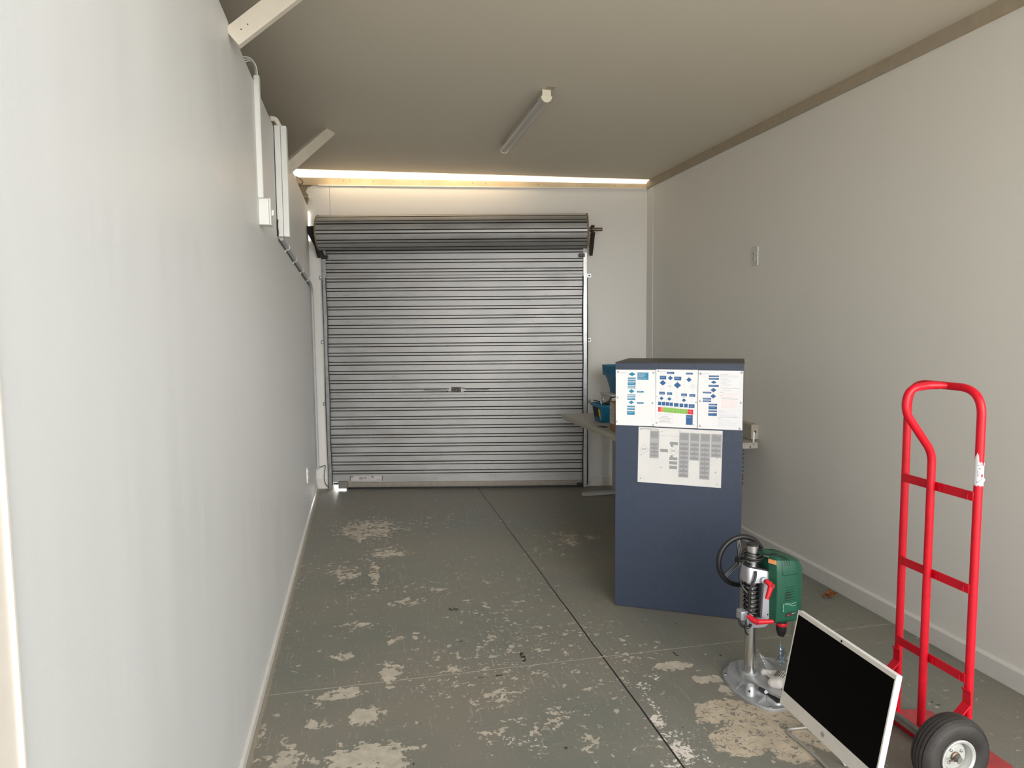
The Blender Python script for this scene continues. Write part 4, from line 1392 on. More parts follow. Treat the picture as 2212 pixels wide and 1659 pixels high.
def tub(name, x0, y0, x1, y1, z0, z1, label, flare, stepz=None, grp=None):
    """moulded tub: walls flare outward, folded rim, hollow inside"""
    o = Vector(((x0 + x1) / 2, (y0 + y1) / 2, z0))
    r_ = root(name, o, 0, label, 'tub', grp)

    def ring(g, z, rad=0.02, ns=5):
        out = []
        X0, Y0, X1, Y1 = x0 - g - o.x, y0 - g - o.y, x1 + g - o.x, y1 + g - o.y
        for (cx, cy, a0) in ((X1 - rad, Y1 - rad, 0), (X0 + rad, Y1 - rad, 90), (X0 + rad, Y0 + rad, 180), (X1 - rad, Y0 + rad, 270)):
            for k in range(ns):
                a = R(a0 + 90 * k / (ns - 1))
                out.append((cx + rad * math.cos(a), cy + rad * math.sin(a), z))
        return out
    h = z1 - z0
    mb = MB()
    if stepz:
        rings = [ring(0, 0), ring(flare * 0.25, stepz * 0.8), ring(flare * 0.55, stepz * 0.95), ring(flare * 0.60, stepz * 1.08), ring(flare * 0.95, stepz * 1.12), ring(flare, h - 0.01), ring(flare + 0.004, h), ring(flare - 0.003, h), ring(flare * 0.5, stepz), ring(-0.002, 0.004)]
    else:
        rings = [ring(0, 0), ring(flare * 0.8, h * 0.82), ring(flare * 0.82, h * 0.84), ring(flare + 0.006, h * 0.845), ring(flare + 0.007, h), ring(flare - 0.001, h), ring(-0.002, 0.004)]
    mb.loft(rings)
    mb.build('shell', M_TUB, r_, smooth=50)
    return r_


t1 = tub('plastic_tub', 1.868, 5.215, 2.055, 5.415, DZ, DZ + 0.145, 'blue open tub of cables with a yellow sticker, standing on the desk', 0.022)
f = MB()
for (y0, y1, z0, z1, mi) in ((-0.045, 0.075, 0.035, 0.120, 0), (-0.085, -0.045, 0.045, 0.105, 1), (-0.088, -0.070, 0.020, 0.044, 2)):
    g0, g1 = 0.0005 + 0.0215 * z0 / 0.145, 0.0005 + 0.0215 * z1 / 0.145
    x = -0.0935 - 0.0008
    f.quad([(x - g0, y0, z0), (x - g0, y1, z0), (x - g1, y1, z1), (x - g1, y0, z1)], mi)
f.build('sticker', [M_INK, M_YELLOW, M_PAPER], t1, smooth=0)
# cables in the tub
f = MB()
rnd = random.Random(3)
for k in range(7):
    pts = []
    cx, cy = 1.96 + rnd.uniform(-0.05, 0.05), 5.32 + rnd.uniform(-0.06, 0.05)
    rr = rnd.uniform(0.025, 0.05)
    tilt = rnd.uniform(-0.5, 0.5)
    for a in range(0, 361, 24):
        t = R(a)
        pts.append((cx + rr * math.cos(t), cy + rr * math.sin(t), DZ + 0.115 + k * 0.006 + tilt * rr * math.sin(t)))
    f.tube(pts, 0.005, 7, closed=False)
f.tube([(1.98, 5.30, DZ + 0.12), (1.955, 5.30, DZ + 0.165), (1.975, 5.31, DZ + 0.192), (2.03, 5.32, DZ + 0.198), (2.05, 5.33, DZ + 0.13)], 0.0055, 8)
f.tube([(1.84, 5.36, DZ + 0.170), (1.89, 5.35, DZ + 0.158), (1.95, 5.34, DZ + 0.13)], 0.004, 8)
f.mm((1.90, 5.25, DZ + 0.01), (2.02, 5.38, DZ + 0.10))
tag(f.build('coiled_cables', M_BLACK), 'black cables coiled inside the blue tub with the yellow sticker', 'cable')
f = MB()
f.tube([(1.905, 5.34, DZ + 0.13), (1.90, 5.35, DZ + 0.165), (1.92, 5.35, DZ + 0.180), (1.94, 5.34, DZ + 0.14)], 0.006, 8)
f.box((1.925, 5.335, DZ + 0.150), (0.03, 0.01, 0.03), Euler((0, R(30), 0)))
tag(f.build('metal_bracket', M_ZINC), 'small bent metal bracket poking out of the blue tub', 'bracket')

bx = root('storage_box', (2.165, 5.60, DZ), 0, 'white lidded box on the desk carrying the upper blue tub', 'box')
f = MB()
f.mm((-0.125, -0.14, 0), (0.135, 0.14, 0.178))
f.build('box_body', M_CARDW, bx, bevel=0.003)
f = MB()
f.mm((-0.130, -0.145, 0.1785), (0.140, 0.145, 0.196))
f.build('lid', M_CARDW, bx, bevel=0.006)
t2 = tub('plastic_tub', 2.115, 5.50, 2.27, 5.72, DZ + 0.1965, DZ + 0.435, 'taller dark blue tub with a stepped rim stacked on the white box', 0.055, 0.135)
for y in (-0.08, -0.04, 0.0, 0.04, 0.08):
    f = MB()
    f.mm((-0.1365, y - 0.012, 0.17), (-0.1325, y + 0.012, 0.215))
    f.build('rib', M_TUB, t2, bevel=0.001)
for x in (-0.08, -0.04, 0.0, 0.04, 0.08):
    f = MB()
    f.mm((x - 0.012, -0.1690, 0.17), (x + 0.012, -0.1650, 0.215))
    f.build('rib', M_TUB, t2, bevel=0.001)

cx_ = root('cardboard_box', (1.815, 4.905, DZ), R(-10), 'brown cardboard box with a white printed side on the desk beside the blue tub', 'box')
f = MB()
f.mm((0, -0.19, 0), (0.16, 0.0, 0.212))
f.build('carton', M_CARD, cx_, bevel=0.001)
f = MB()
f.quad([(-0.0006, -0.185, 0.060), (-0.0006, -0.006, 0.045), (-0.0006, -0.006, 0.206), (-0.0006, -0.185, 0.206)], 0)
rnd = random.Random(11)
for k in range(8):
    z = 0.192 - k * 0.0160
    for c in range(6):
        y = -0.015 - c * 0.028
        if rnd.random() < 0.85:
            f.quad([(-0.0011, y, z), (-0.0011, y - 0.008 - 0.012 * rnd.random(), z), (-0.0011, y - 0.008 - 0.010 * rnd.random(), z + 0.005), (-0.0011, y, z + 0.005)], 1)
f.build('printed_label', [M_CARDW, M_INK], cx_, smooth=0)
f = MB()
f.prism([(1.762, 5.03, DZ + 0.0003), (1.80, 4.96, DZ + 0.0003), (1.835, 4.99, DZ + 0.0003), (1.81, 5.05, DZ + 0.0003)], (0, 0, 0.003))
tag(f.build('flat_card', M_INK, smooth=0), 'small flat dark card lying on the desk by the cardboard box', 'card')

# ================================================================== DRILL PRESS
DPX, DPY = 1.560, 2.530
dp = root('drill_press', (DPX, DPY, 0), 0, 'green and silver bench drill press standing on the floor before the cabinet', 'drill press')


def smooth_loop(pts, r, n=6):
    """closed 2D outline with rounded corners"""
    out = []
    N_ = len(pts)
    for i in range(N_):
        a, b, c = Vector(pts[i - 1]), Vector(pts[i]), Vector(pts[(i + 1) % N_])
        rr = r[i] if isinstance(r, (list, tuple)) else r
        d1, d2 = a - b, c - b
        t = min(rr, d1.length * 0.48, d2.length * 0.48)
        p1, p2 = b + d1.normalized() * t, b + d2.normalized() * t
        for k in range(n + 1):
            u = k / n
            out.append(p1 * (1 - u) ** 2 + b * 2 * u * (1 - u) + p2 * u * u)
    return out


# base
f = MB()
fl_ = smooth_loop([(-0.052, -0.226), (0.20, -0.215), (0.26, -0.10), (0.26, 0.10), (0.20, 0.150), (-0.012, 0.146), (-0.080, 0.092), (-0.104, -0.01), (-0.098, -0.10)], [0.05, 0.04, 0.05, 0.05, 0.04, 0.03, 0.035, 0.08, 0.1])
f.loft([[(p.x, p.y, 0.0) for p in fl_], [(p.x, p.y, 0.010) for p in fl_], [(p.x * 0.985, p.y * 0.985, 0.013) for p in fl_]])
up_ = smooth_loop([(-0.006, -0.205), (0.18, -0.19), (0.235, -0.09), (0.235, 0.09), (0.18, 0.14), (-0.012, 0.140), (-0.064, 0.080), (-0.058, 0.0), (-0.044, -0.09)], 0.02)
f.loft([[(p.x, p.y, 0.012) for p in up_], [(p.x * 0.97, p.y * 0.985, 0.027) for p in up_], [(p.x * 0.95, p.y * 0.97, 0.030) for p in up_]])
# arms carrying the column socket
for sg, reach in ((-1, 1.0), (1, 0.62)):
    poly = [(-0.034, 0.0), (-0.034, sg * 0.045 * reach), (-0.016, sg * 0.110 * reach), (0.004, sg * 0.176 * reach), (0.020, sg * 0.186 * reach), (0.044, sg * 0.176 * reach), (0.052, sg * 0.14 * reach), (0.052, 0.0)]
    if sg > 0:
        poly = poly[::-1]
    zt = lambda y: 0.050 - 0.006 * abs(y) / 0.19
    f.loft([[(x, y, 0.029) for x, y in poly], [(x, y, zt(y) - 0.003) for x, y in poly], [(0.009 + (x - 0.009) * 0.90, y * 0.975, zt(y)) for x, y in poly]])
f.lathe([(0.040, 0.02), (0.036, 0.044), (0.030, 0.052), (0.0285, 0.053), (0.0242, 0.053)], (0, 0, 0), (0, 0, 1), seg=40)
# pierced boss and triangular ribs on the flange
f.lathe([(0.025, 0.012), (0.019, 0.042), (0.013, 0.050), (0, 0.050)], (-0.056, -0.098, 0), (0, 0, 1), seg=28)
for (x, y) in ((-0.060, -0.040), (-0.034, -0.158)):
    d = Vector((-0.036, -0.012, 0))
    q = [Vector((x + 0.01, y, 0.012)), Vector((x + 0.01, y, 0.034)), Vector((x, y, 0.012)) + d]
    f.prism(q, (0.0, 0.008, 0))
base = f.build('base', M_SILVER, dp, bevel=0.0015)
for (x, y) in ((-0.072, 0.072), (-0.034, -0.204), (0.21, -0.185), (0.21, 0.125)):
    f = MB()
    f.cyl((x, y, 0.0128), (x, y, 0.0150), 0.006, seg=14)
    f.cyl((x, y, 0.0150), (x, y, 0.0153), 0.003, seg=10, mi=1)
    f.build('bolt_hole', [M_CHROME, M_INK], base)
f = MB()
f.cyl((-0.069, -0.112, 0.034), (-0.072, -0.117, 0.034), 0.004, seg=10)
f.build('set_screw', M_INK, base)
f = MB()
f.tube([(-0.016, -0.128, 0.040), (0.030, -0.236, 0.038)], 0.0045, 10, mi=0)
f.cyl((-0.026, -0.112, 0.040), (-0.016, -0.134, 0.040), 0.0065, seg=14, mi=1)
f.mm((-0.012, -0.215, 0.030), (0.030, -0.135, 0.034), 1)
f.cyl((-0.012, -0.138, 0.038), (-0.018, -0.148, 0.042), 0.0085, 0.007, seg=16, mi=0)
f.build('clamp_rod', [M_ZINC, M_INK], dp, bevel=0.0006)
# column
f = MB()
f.cyl((0, 0, 0.040), (0, 0, 0.596), 0.0242, seg=48)
f.build('column', M_CHROME, dp)
f = MB()
f.lathe([(0.0250, 0), (0.0252, 0.004), (0.023, 0.007), (0, 0.008)], (0, 0, 0.594), (0, 0, 1), seg=40)
f.build('column_cap', M_BLACK, dp)
# head casting
f = MB()
# lower collar
lc = smooth_loop([(-0.040, -0.040), (0.050, -0.046), (0.068, -0.030), (0.068, 0.045), (-0.040, 0.045)], 0.018)
f.loft([[(p.x * 0.86, p.y * 0.86, 0.256) for p in lc], [(p.x, p.y, 0.268) for p in lc], [(p.x, p.y, 0.296) for p in lc]])
# upper block, leaning top
ub = smooth_loop([(-0.038, -0.036), (0.048, -0.044), (0.060, -0.030), (0.060, 0.045), (-0.038, 0.045)], 0.016)
f.loft([[(p.x, p.y, 0.445) for p in ub], [(p.x, p.y, 0.500 - p.x * 0.22) for p in ub], [(p.x * 0.93, p.y * 0.93, 0.506 - p.x * 0.22) for p in ub]])
# cheek to the right of the open gear slot, back web
f.loft([[(0.022, -0.045, 0.292), (0.066, -0.045, 0.292), (0.070, 0.045, 0.292), (0.022, 0.045, 0.292)], [(0.030, -0.043, 0.450), (0.058, -0.043, 0.450), (0.060, 0.045, 0.450), (0.030, 0.045, 0.450)]])
f.loft([[(-0.012, 0.032, 0.292), (0.03, 0.032, 0.292), (0.03, 0.045, 0.292), (-0.012, 0.045, 0.292)], [(-0.012, 0.032, 0.450), (0.03, 0.032, 0.450), (0.03, 0.045, 0.450), (-0.012, 0.045, 0.450)]])
f.lathe([(0.014, 0), (0.013, 0.010), (0.009, 0.012), (0, 0.012)], (0.026, -0.043, 0.458), (0, -1, 0), seg=24)
head = f.build('head_casting', M_HEAD, dp, bevel=0.002)
f = MB()
f.loft([[(p.x * 0.97, p.y * 0.97, 0.504 - p.x * 0.22) for p in ub], [(p.x * 0.97, p.y * 0.97, 0.511 - p.x * 0.22) for p in ub]])
f.mm((0.018, -0.030, 0.296), (0.0235, 0.032, 0.448))
f.mm((0.046, -0.0462, 0.308), (0.051, -0.0440, 0.315))
f.build('black_gasket', M_BLACK, dp)
for k in range(8):
    f = MB()
    z = 0.316 + k * 0.0185
    pts = [(0.0300 * math.cos(R(a)), 0.0300 * math.sin(R(a)), z + 0.0015 * math.sin(R(a * 1.0))) for a in range(0, 360, 12)]
    f.tube(pts, 0.0036, 8, closed=True)
    f.build('spring_coil', M_BLACK, dp)
f = MB()
f.lathe([(0.030, 0), (0.034, 0.003), (0.034, 0.010), (0.0255, 0.012)], (0, 0, 0.297), (0, 0, 1), seg=36)
f.build('collar_ring', M_BLACK, dp)
# clamp block on the left of the lower collar
f = MB()
f.mm((-0.062, -0.030, 0.288), (-0.030, 0.012, 0.326))
f.mm((-0.048, -0.052, 0.284), (-0.020, -0.028, 0.318))
f.build('clamp_block', M_HEAD, dp, bevel=0.004)
f = MB()
f.tube(fillet([(-0.060, -0.010, 0.292), (-0.062, -0.02, 0.270), (-0.048, -0.035, 0.262), (-0.030, -0.040, 0.264), (-0.026, -0.042, 0.278)], 0.02), 0.006, 10)
f.build('clamp_hook', M_BLACK, dp)


def lever(p_pivot, p_mid, p_end, name):
    mb = MB()
    a, b, c = Vector(p_pivot), Vector(p_mid), Vector(p_end)
    pts = fillet([a, b, c], 0.010, 5)
    n_ = len(pts)
    rs = [0.0105 + 0.0018 * math.sin(math.pi * i / (n_ - 1)) for i in range(n_)]
    rs[0] = 0.0095
    rs[-1] = 0.0080
    mb.tube(pts, rs, 14)
    mb.cyl(b + Vector((0, -0.004, 0)), b + Vector((0, -0.0128, 0)), 0.0095, 0.008, seg=14)
    o = mb.build(name, M_REDP, dp, bevel=0.001)
    mb = MB()
    mb.cyl(b + Vector((-0.001, -0.0122, 0.0)), b + Vector((-0.001, -0.0134, 0.0)), 0.0040, seg=12)
    mb.build('lever_hole', M_INK, o)
    return o


lv = lever((0.026, -0.062, 0.462), (0.038, -0.082, 0.450), (0.016, -0.086, 0.396), 'clamp_lever')
f = MB()
f.cyl((0.026, -0.050, 0.458), (0.027, -0.066, 0.461), 0.005, seg=12)
f.build('lever_stub', M_BLACK, dp)
lever((-0.044, -0.050, 0.317), (-0.026, -0.080, 0.302), (0.044, -0.090, 0.302), 'clamp_lever')
# green housing
f = MB()
rings = []
for (z, sx, sy, off) in ((0.284, 0.92, 0.88, 0.000), (0.292, 0.965, 0.955, 0.0), (0.34, 0.99, 0.98, 0.002), (0.42, 1.0, 1.0, 0.003), (0.495, 1.0, 1.0, 0.000), (0.528, 0.97, 0.97, -0.003), (0.545, 0.90, 0.90, -0.006), (0.555, 0.72, 0.70, -0.010)):
    hs = smooth_loop([(0.050, -0.042), (0.066, -0.078), (0.170, -0.078), (0.212, -0.040), (0.212, 0.040), (0.170, 0.078), (0.066, 0.078), (0.050, 0.042)], [0.006, 0.006, 0.025, 0.03, 0.03, 0.025, 0.01, 0.006], 4)
    cxh = 0.128
    rings.append([(cxh + (p.x - cxh) * sx + off, p.y * sy, z - (0.020 * max(0, (p.x - 0.12)) / 0.09 if z > 0.51 else 0)) for p in hs])
f.loft(rings)
gh = f.build('motor_housing', M_GREEN, dp, smooth=32)
# details on the housing's near side
yy = -0.0785


def slab(mb, pts, y, th, mi=0):
    mb.prism([(x, y, z) for x, z in pts], (0, -th, 0), mi)


def vent_done():
    global f
    f.build('air_vent', M_BLACK, gh)
    f = MB()


f = MB()
for k in range(3):
    z = 0.410 - k * 0.0110
    slab(f, [(0.102, z - 0.0022), (0.128, z - 0.0012), (0.130, z + 0.0042), (0.110, z + 0.0026)], yy + 0.0012, 0.0024)
    vent_done()
for k in range(6):
    z = 0.432 - k * 0.0110
    pts = [(0.104 + t * 0.042, yy + 0.0005, z + 0.004 * t * t) for t in (0, 0.33, 0.66, 1)]
    f.tube(pts, 0.0008, 5)
    vent_done()
for k in range(4):
    x0 = 0.070 + k * 0.011
    f.tube([(x0, -0.040, 0.5545), (x0 + 0.012, -0.056, 0.5520), (x0 + 0.020, -0.0700, 0.5425), (x0 + 0.022, -0.0765, 0.522)], 0.0013, 6)
    vent_done()
    f.tube([(0.060 + k * 0.012, -0.012, 0.5552), (0.068 + k * 0.012, -0.030, 0.5550)], 0.0013, 6)
    vent_done()
f.tube([(0.088, -0.0762, 0.528), (0.090, -0.0795, 0.490), (0.096, -0.0792, 0.482), (0.160, -0.0785, 0.486)], 0.0007, 5)
f.build('panel_seam', M_BLACK, gh)
f = MB()
slab(f, [(0.092, 0.328), (0.158, 0.334), (0.158, 0.373), (0.092, 0.367)], yy + 0.0016, 0.0016, 0)
for k in range(6):
    z = 0.333 + k * 0.0055
    slab(f, [(0.096, z), (0.0985, z), (0.0985, z + 0.002), (0.096, z + 0.002)], yy - 0.0002, 0.0004, 1)
f.tube([(0.103, yy - 0.0004, 0.361), (0.118, yy - 0.0004, 0.363), (0.126, yy - 0.0004, 0.357), (0.137, yy - 0.0004, 0.353), (0.154, yy - 0.0004, 0.354)], 0.00035, 5, mi=1)
f.tube([(0.104, yy - 0.0004, 0.365), (0.134, yy - 0.0004, 0.361), (0.155, yy - 0.0004, 0.367)], 0.00035, 5, mi=1)
f.build('speed_chart', [M_CHART, M_INKLIGHT], gh, smooth=0)
f = MB()
slab(f, [(0.113, 0.3085), (0.155, 0.3135), (0.155, 0.3255), (0.113, 0.3205)], yy + 0.0022, 0.0026, 0)
f.cyl((0.119, yy - 0.0004, 0.3155), (0.119, yy - 0.0012, 0.3155), 0.0032, seg=16, mi=1)
rotm = Matrix.Rotation(R(-7), 4, 'Y') @ Matrix.Rotation(R(90), 4, 'X')
for (t, x, z, size, mi) in (('BOSCH', 0.1240, 0.3145, 0.0042, 1), ('PBD 40', 0.1370, 0.3190, 0.0052, 2)):
    me = text_mesh(t, size)
    f.add_mesh(me, Matrix.Translation((x, yy - 0.0010, z)) @ rotm, mi)
    bpy.data.meshes.remove(me)
f.build('name_badge', [M_INK, M_PRED, M_INKLIGHT], gh, smooth=0)
f = MB()
f.prism([(0.0500, -0.0425, 0.5290), (0.0640, -0.0735, 0.5290), (0.0650, -0.0695, 0.5455), (0.0514, -0.0405, 0.5455)], (-0.0034, -0.0015, 0.0006))
f.build('warning_sticker', M_ORANGE, gh, smooth=0)
# chuck and bit
CHX = 0.143
f = MB()
f.lathe([(0, 0.300), (0.0205, 0.300), (0.0205, 0.250), (0.0, 0.250)], (CHX, 0, 0), (0, 0, 1), seg=32)
f.lathe([(0, 0.2375), (0.0205, 0.2375), (0.0212, 0.220), (0.019, 0.207), (0.0130, 0.192), (0, 0.192)], (CHX, 0, 0), (0, 0, 1), seg=32)
chk = f.build('chuck', M_BLACK, dp)
f = MB()
f.lathe([(0, 0.2505), (0.0220, 0.2505), (0.0226, 0.2485), (0.0226, 0.2395), (0.0220, 0.2375), (0, 0.2375)], (CHX, 0, 0), (0, 0, 1), seg=32)
f.build('chuck_ring', M_REDP, chk)
f = MB()
f.cyl((CHX, 0, 0.197), (CHX, 0, 0.150), 0.0033, seg=14)
for hel in (0, math.pi):
    pts = [(CHX + 0.0017 * math.cos(hel + z * 330), 0.0017 * math.sin(hel + z * 330), 0.152 - z) for z in [i * 0.0022 for i in range(41)]]
    f.tube(pts, 0.0026, 7, mi=1 if hel == 0 else 0)
f.cyl((CHX, 0, 0.066), (CHX, 0, 0.058), 0.0035, 0.0008, seg=12)
f.build('drill_bit', [M_CHROME, M_BLUEIND], dp)
# hand wheel
WC = Vector((0.030, 0.135, 0.480))
f = MB()
ring = [(WC.x + 0.106 * math.cos(R(a)), WC.y, WC.z + 0.106 * math.sin(R(a))) for a in range(0, 360, 6)]
f.tube(ring, 0.0115, 12, closed=True)
f.lathe([(0, -0.02), (0.018, -0.02), (0.020, 0.02), (0, 0.022)], WC, (0, 1, 0), seg=24)
hw_ = f.build('handwheel', M_BLACK, dp)
for a in (100, 220, 340):
    d = Vector((math.cos(R(a)), 0, math.sin(R(a))))
    n_ = Vector((-d.z, 0, d.x))
    f = MB()
    f.prism([WC + d * 0.015 + n_ * 0.010, WC + d * 0.100 + n_ * 0.007, WC + d * 0.100 - n_ * 0.007, WC + d * 0.015 - n_ * 0.010], (0, 0.006, 0), 0)
    for s_ in (-0.0075, 0.0, 0.0075):
        f.tube([WC + d * 0.016 + n_ * s_ - Vector((0, 0.001, 0)), WC + d * 0.099 + n_ * s_ * 0.8 - Vector((0, 0.001, 0))], 0.0016, 6, mi=1)
    f.build('spoke', [M_BLACK, M_HEAD], hw_)
f = MB()
f.cyl((0.030, 0.040, 0.480), (0.030, 0.120, 0.480), 0.012, seg=20)
f.build('wheel_shaft', M_HEAD, dp)
# cord wrapped round the column
f = MB()
pts = []
for i in range(0, 70):
    a = i * 0.33
    rr = 0.034 + 0.010 * (0.5 + 0.5 * math.sin(a * 0.63))
    pts.append((rr * math.cos(a) + 0.010 * math.cos(a * 0.4), rr * math.sin(a), 0.566 - i * 0.0006))
f.tube(pts, 0.0036, 8)
f.tube(fillet([(-0.034, -0.01, 0.540), (-0.060, -0.02, 0.528), (-0.072, -0.02, 0.480), (-0.060, -0.025, 0.430), (-0.038, -0.038, 0.405), (-0.033, -0.040, 0.33), (-0.050, -0.045, 0.290), (-0.056, -0.050, 0.250), (-0.040, -0.045, 0.235)], 0.03), 0.0038, 8)
f.tube(fillet([(-0.010, -0.046, 0.500), (-0.014, -0.050, 0.470), (-0.036, -0.046, 0.430), (-0.036, -0.042, 0.35)], 0.03), 0.0050, 8)
f.tube(fillet([(0.03, -0.035, 0.558), (0.052, -0.045, 0.552), (0.062, -0.030, 0.546)], 0.02), 0.004, 8)
f.build('power_cord', M_BLACK, dp)
# clear guard behind the chuck
f = MB()
arc = [(CHX + 0.045 * math.cos(R(a)), 0.045 * math.sin(R(a))) for a in range(-40, 130, 12)]
for z0, z1 in ((0.190, 0.290),):
    lo = [f.bm.verts.new((x, y, z0)) for x, y in arc]
    hi = [f.bm.verts.new((x, y, z1)) for x, y in arc]
    for i in range(len(arc) - 1):
        f.bm.faces.new((lo[i], lo[i + 1], hi[i + 1], hi[i]))
gd = f.build('chuck_guard', M_CLEAR, dp)
f = MB()
f.tube([(CHX - 0.072, -0.03, 0.284), (CHX - 0.068, -0.03, 0.245)], 0.0014, 8)
f.build('guard_pin', M_CHROME, dp)

# crumpled clear sheet on the base
f = MB()
nx, ny = 34, 20
g = []
for i in range(nx + 1):
    row = []
    for j in range(ny + 1):
        u, v_ = i / nx, j / ny
        x = 1.600 + u * 0.185
        y = 2.545 + v_ * 0.095 + 0.02 * math.sin(u * 7)
        hgt_ = 0.036 + 0.062 * math.sin(math.pi * v_) * (0.55 + 0.45 * math.sin(u * 6.3 + 0.7)) + 0.006 * math.sin(u * 31 + v_ * 12)
        row.append(f.bm.verts.new((x, y, hgt_)))
    g.append(row)
for i in range(nx):
    for j in range(ny):
        f.bm.faces.new((g[i][j], g[i + 1][j], g[i + 1][j + 1], g[i][j + 1]))
f.tube([v.co.copy() for v in [row[ny] for row in g]], 0.0012, 6)
f.tube([v.co.copy() for v in [row[ny // 2] for row in g]], 0.0010, 6)
tag(f.build('plastic_sheet', M_CLEAR, smooth=80), 'clear crumpled plastic sheet lying on the drill press base behind the gloves', 'plastic sheet')


def glove(name, o, rz, label, dots=True, s=1.0):
    r_ = bpy.data.objects.new(name, None)
    bm = MB()
    def cap(a, b, ra, rb):
        bm.tube([Vector(a).lerp(Vector(b), t) for t in (0, 0.33, 0.66, 1)], [ra, (ra * 2 + rb) / 3, (ra + rb * 2) / 3, rb], 12)
        bmesh.ops.create_icosphere(bm.bm, subdivisions=2, radius=ra, matrix=Matrix.Translation(a))
        bmesh.ops.create_icosphere(bm.bm, subdivisions=2, radius=rb, matrix=Matrix.Translation(b))
    # palm, curled fingers, thumb, rolled cuff
    cap((0, 0, 0.018), (0.055, 0.0, 0.020), 0.019, 0.022)
    cap((0.0, 0.022, 0.014), (0.055, 0.026, 0.016), 0.014, 0.016)
    for k, (y, l_) in enumerate(((-0.022, 0.046), (-0.006, 0.054), (0.011, 0.050), (0.027, 0.040))):
        m_ = (0.055 + l_ * 0.6, y * 1.15, 0.022 - 0.004 * k)
        cap((0.052, y, 0.020), m_, 0.0105, 0.0095)
        cap(m_, (0.055 + l_ * 0.95, y * 1.3, 0.0105), 0.0095, 0.0085)
    cap((0.012, -0.018, 0.018), (0.040, -0.045, 0.012), 0.011, 0.0095)
    cap((-0.012, -0.004, 0.018), (-0.018, 0.018, 0.016), 0.022, 0.018)
    bpy.data.objects.remove(r_)
    o_ = bm.build(name, [M_GLOVE, M_INK], smooth=180)
    rm = o_.modifiers.new('remesh', 'REMESH')
    rm.mode = 'VOXEL'
    rm.voxel_size = 0.0026
    rm.use_smooth_shade = True
    sm = o_.modifiers.new('smooth', 'SMOOTH')
    sm.iterations = 6
    o_.location = o
    o_.rotation_euler = (0, 0, rz)
    o_.scale = (s, s, s)
    tag(o_, label, 'glove', 'work gloves on the drill press base')
    if dots:
        f2 = MB()
        rr = random.Random(5)
        for i in range(7):
            for j in range(6):
                x, y = 0.004 + i * 0.0075, -0.016 + j * 0.0070
                z = 0.042 - 0.5 * y * y * 30 - 0.0
                bmesh.ops.create_icosphere(f2.bm, subdivisions=1, radius=0.0021, matrix=Matrix.Translation((x, y, min(z, 0.0415))))
        d_ = f2.build('grip_dots', M_INK, o_)
    return o_


glove('work_glove', (1.615, 2.497, 0.044), R(-38), 'white cotton work glove crumpled right beside the drill press column', False, 0.66)
glove('work_glove', (1.612, 2.408, 0.044), R(40), 'white cotton work glove with black grip dots in front of the drill bit', True, 1.0)

# ================================================================== COMPUTER
TL = Vector((1.597, 2.266, 0.404))
uu = Vector((-0.066, -0.997, 0.031)).normalized()
vv = Vector((-0.205, -0.017, -0.979))
vv = (vv - uu * vv.dot(uu)).normalized()
nn = uu.cross(vv)                                     # into the case, away from the viewer
if nn.x < 0:
    nn = -nn
Mc = Matrix(((uu.x, -vv.x, -nn.x, TL.x), (uu.y, -vv.y, -nn.y, TL.y), (uu.z, -vv.z, -nn.z, TL.z), (0, 0, 0, 1)))
pc = root('desktop_computer', (0, 0, 0), 0, 'all in one computer with a blank black screen standing on the floor', 'computer', matrix=Mc)
# local frame: x along the screen to its right edge, y up the screen, z out of the glass
SW, SH = 0.527, 0.296
f = MB()
f.mm((-0.006, -SH - 0.050, -0.021), (SW + 0.006, 0.015, -0.0035))
f.build('case', M_MONW, pc, bevel=0.003, seg=3)
f = MB()
x0, x1, y0, y1 = -0.006, SW + 0.006, -SH - 0.050, 0.015
f.mm((x0, -SH, -0.0034), (0.0, y1, 0.0006))
f.mm((SW, -SH, -0.0034), (x1, y1, 0.0006))
f.mm((0.0, 0.0, -0.0034), (SW, y1, 0.0006))
f.build('bezel', M_BEZEL, pc, bevel=0.0006)
f = MB()
f.mm((x0, y0, -0.0034), (x1, -SH, 0.0008))
chn = f.build('chin', M_BEZEL, pc, bevel=0.0006)
f = MB()
f.mm((0.0005, -SH + 0.0005, -0.0030), (SW - 0.0005, -0.0005, 0.0))
f.build('screen', M_SCREEN, pc)
f = MB()
f.lathe([(0.0044, 0.0), (0.0044, 0.0006), (0.0, 0.0006)], (SW / 2, 0.0075, 0.0006), (0, 0, 1), seg=20, mi=0)
f.lathe([(0.0024, 0.0008), (0.0, 0.0008)], (SW / 2, 0.0075, 0.0006), (0, 0, 1), seg=16, mi=1)
f.build('webcam', [M_INK, M_SCREEN], pc)
# round badge with two slanted letters
f = MB()
cxl, cyl_ = SW / 2, -SH - 0.025
f.lathe([(0.0088, 0.0), (0.0088, 0.0007), (0.0078, 0.0007), (0.0078, 0.0)], (cxl, cyl_, 0.0008), (0, 0, 1), seg=36)
me = text_mesh('hp', 0.0125)
shear = Matrix(((1, 0.28, 0, 0), (0, 1, 0, 0), (0, 0, 1, 0), (0, 0, 0, 1)))
f.add_mesh(me, Matrix.Translation((cxl - 0.0068, cyl_ - 0.0030, 0.0014)) @ shear)
bpy.data.meshes.remove(me)
f.build('logo', mat('dark chrome badge', (0.12, 0.11, 0.10), 0.35, 0.6), chn)
f = MB()
f.mm((0.10, -0.27, -0.047), (SW - 0.10, -0.06, -0.0215))
f.build('rear_hump', M_MONW, pc, bevel=0.012, seg=3)
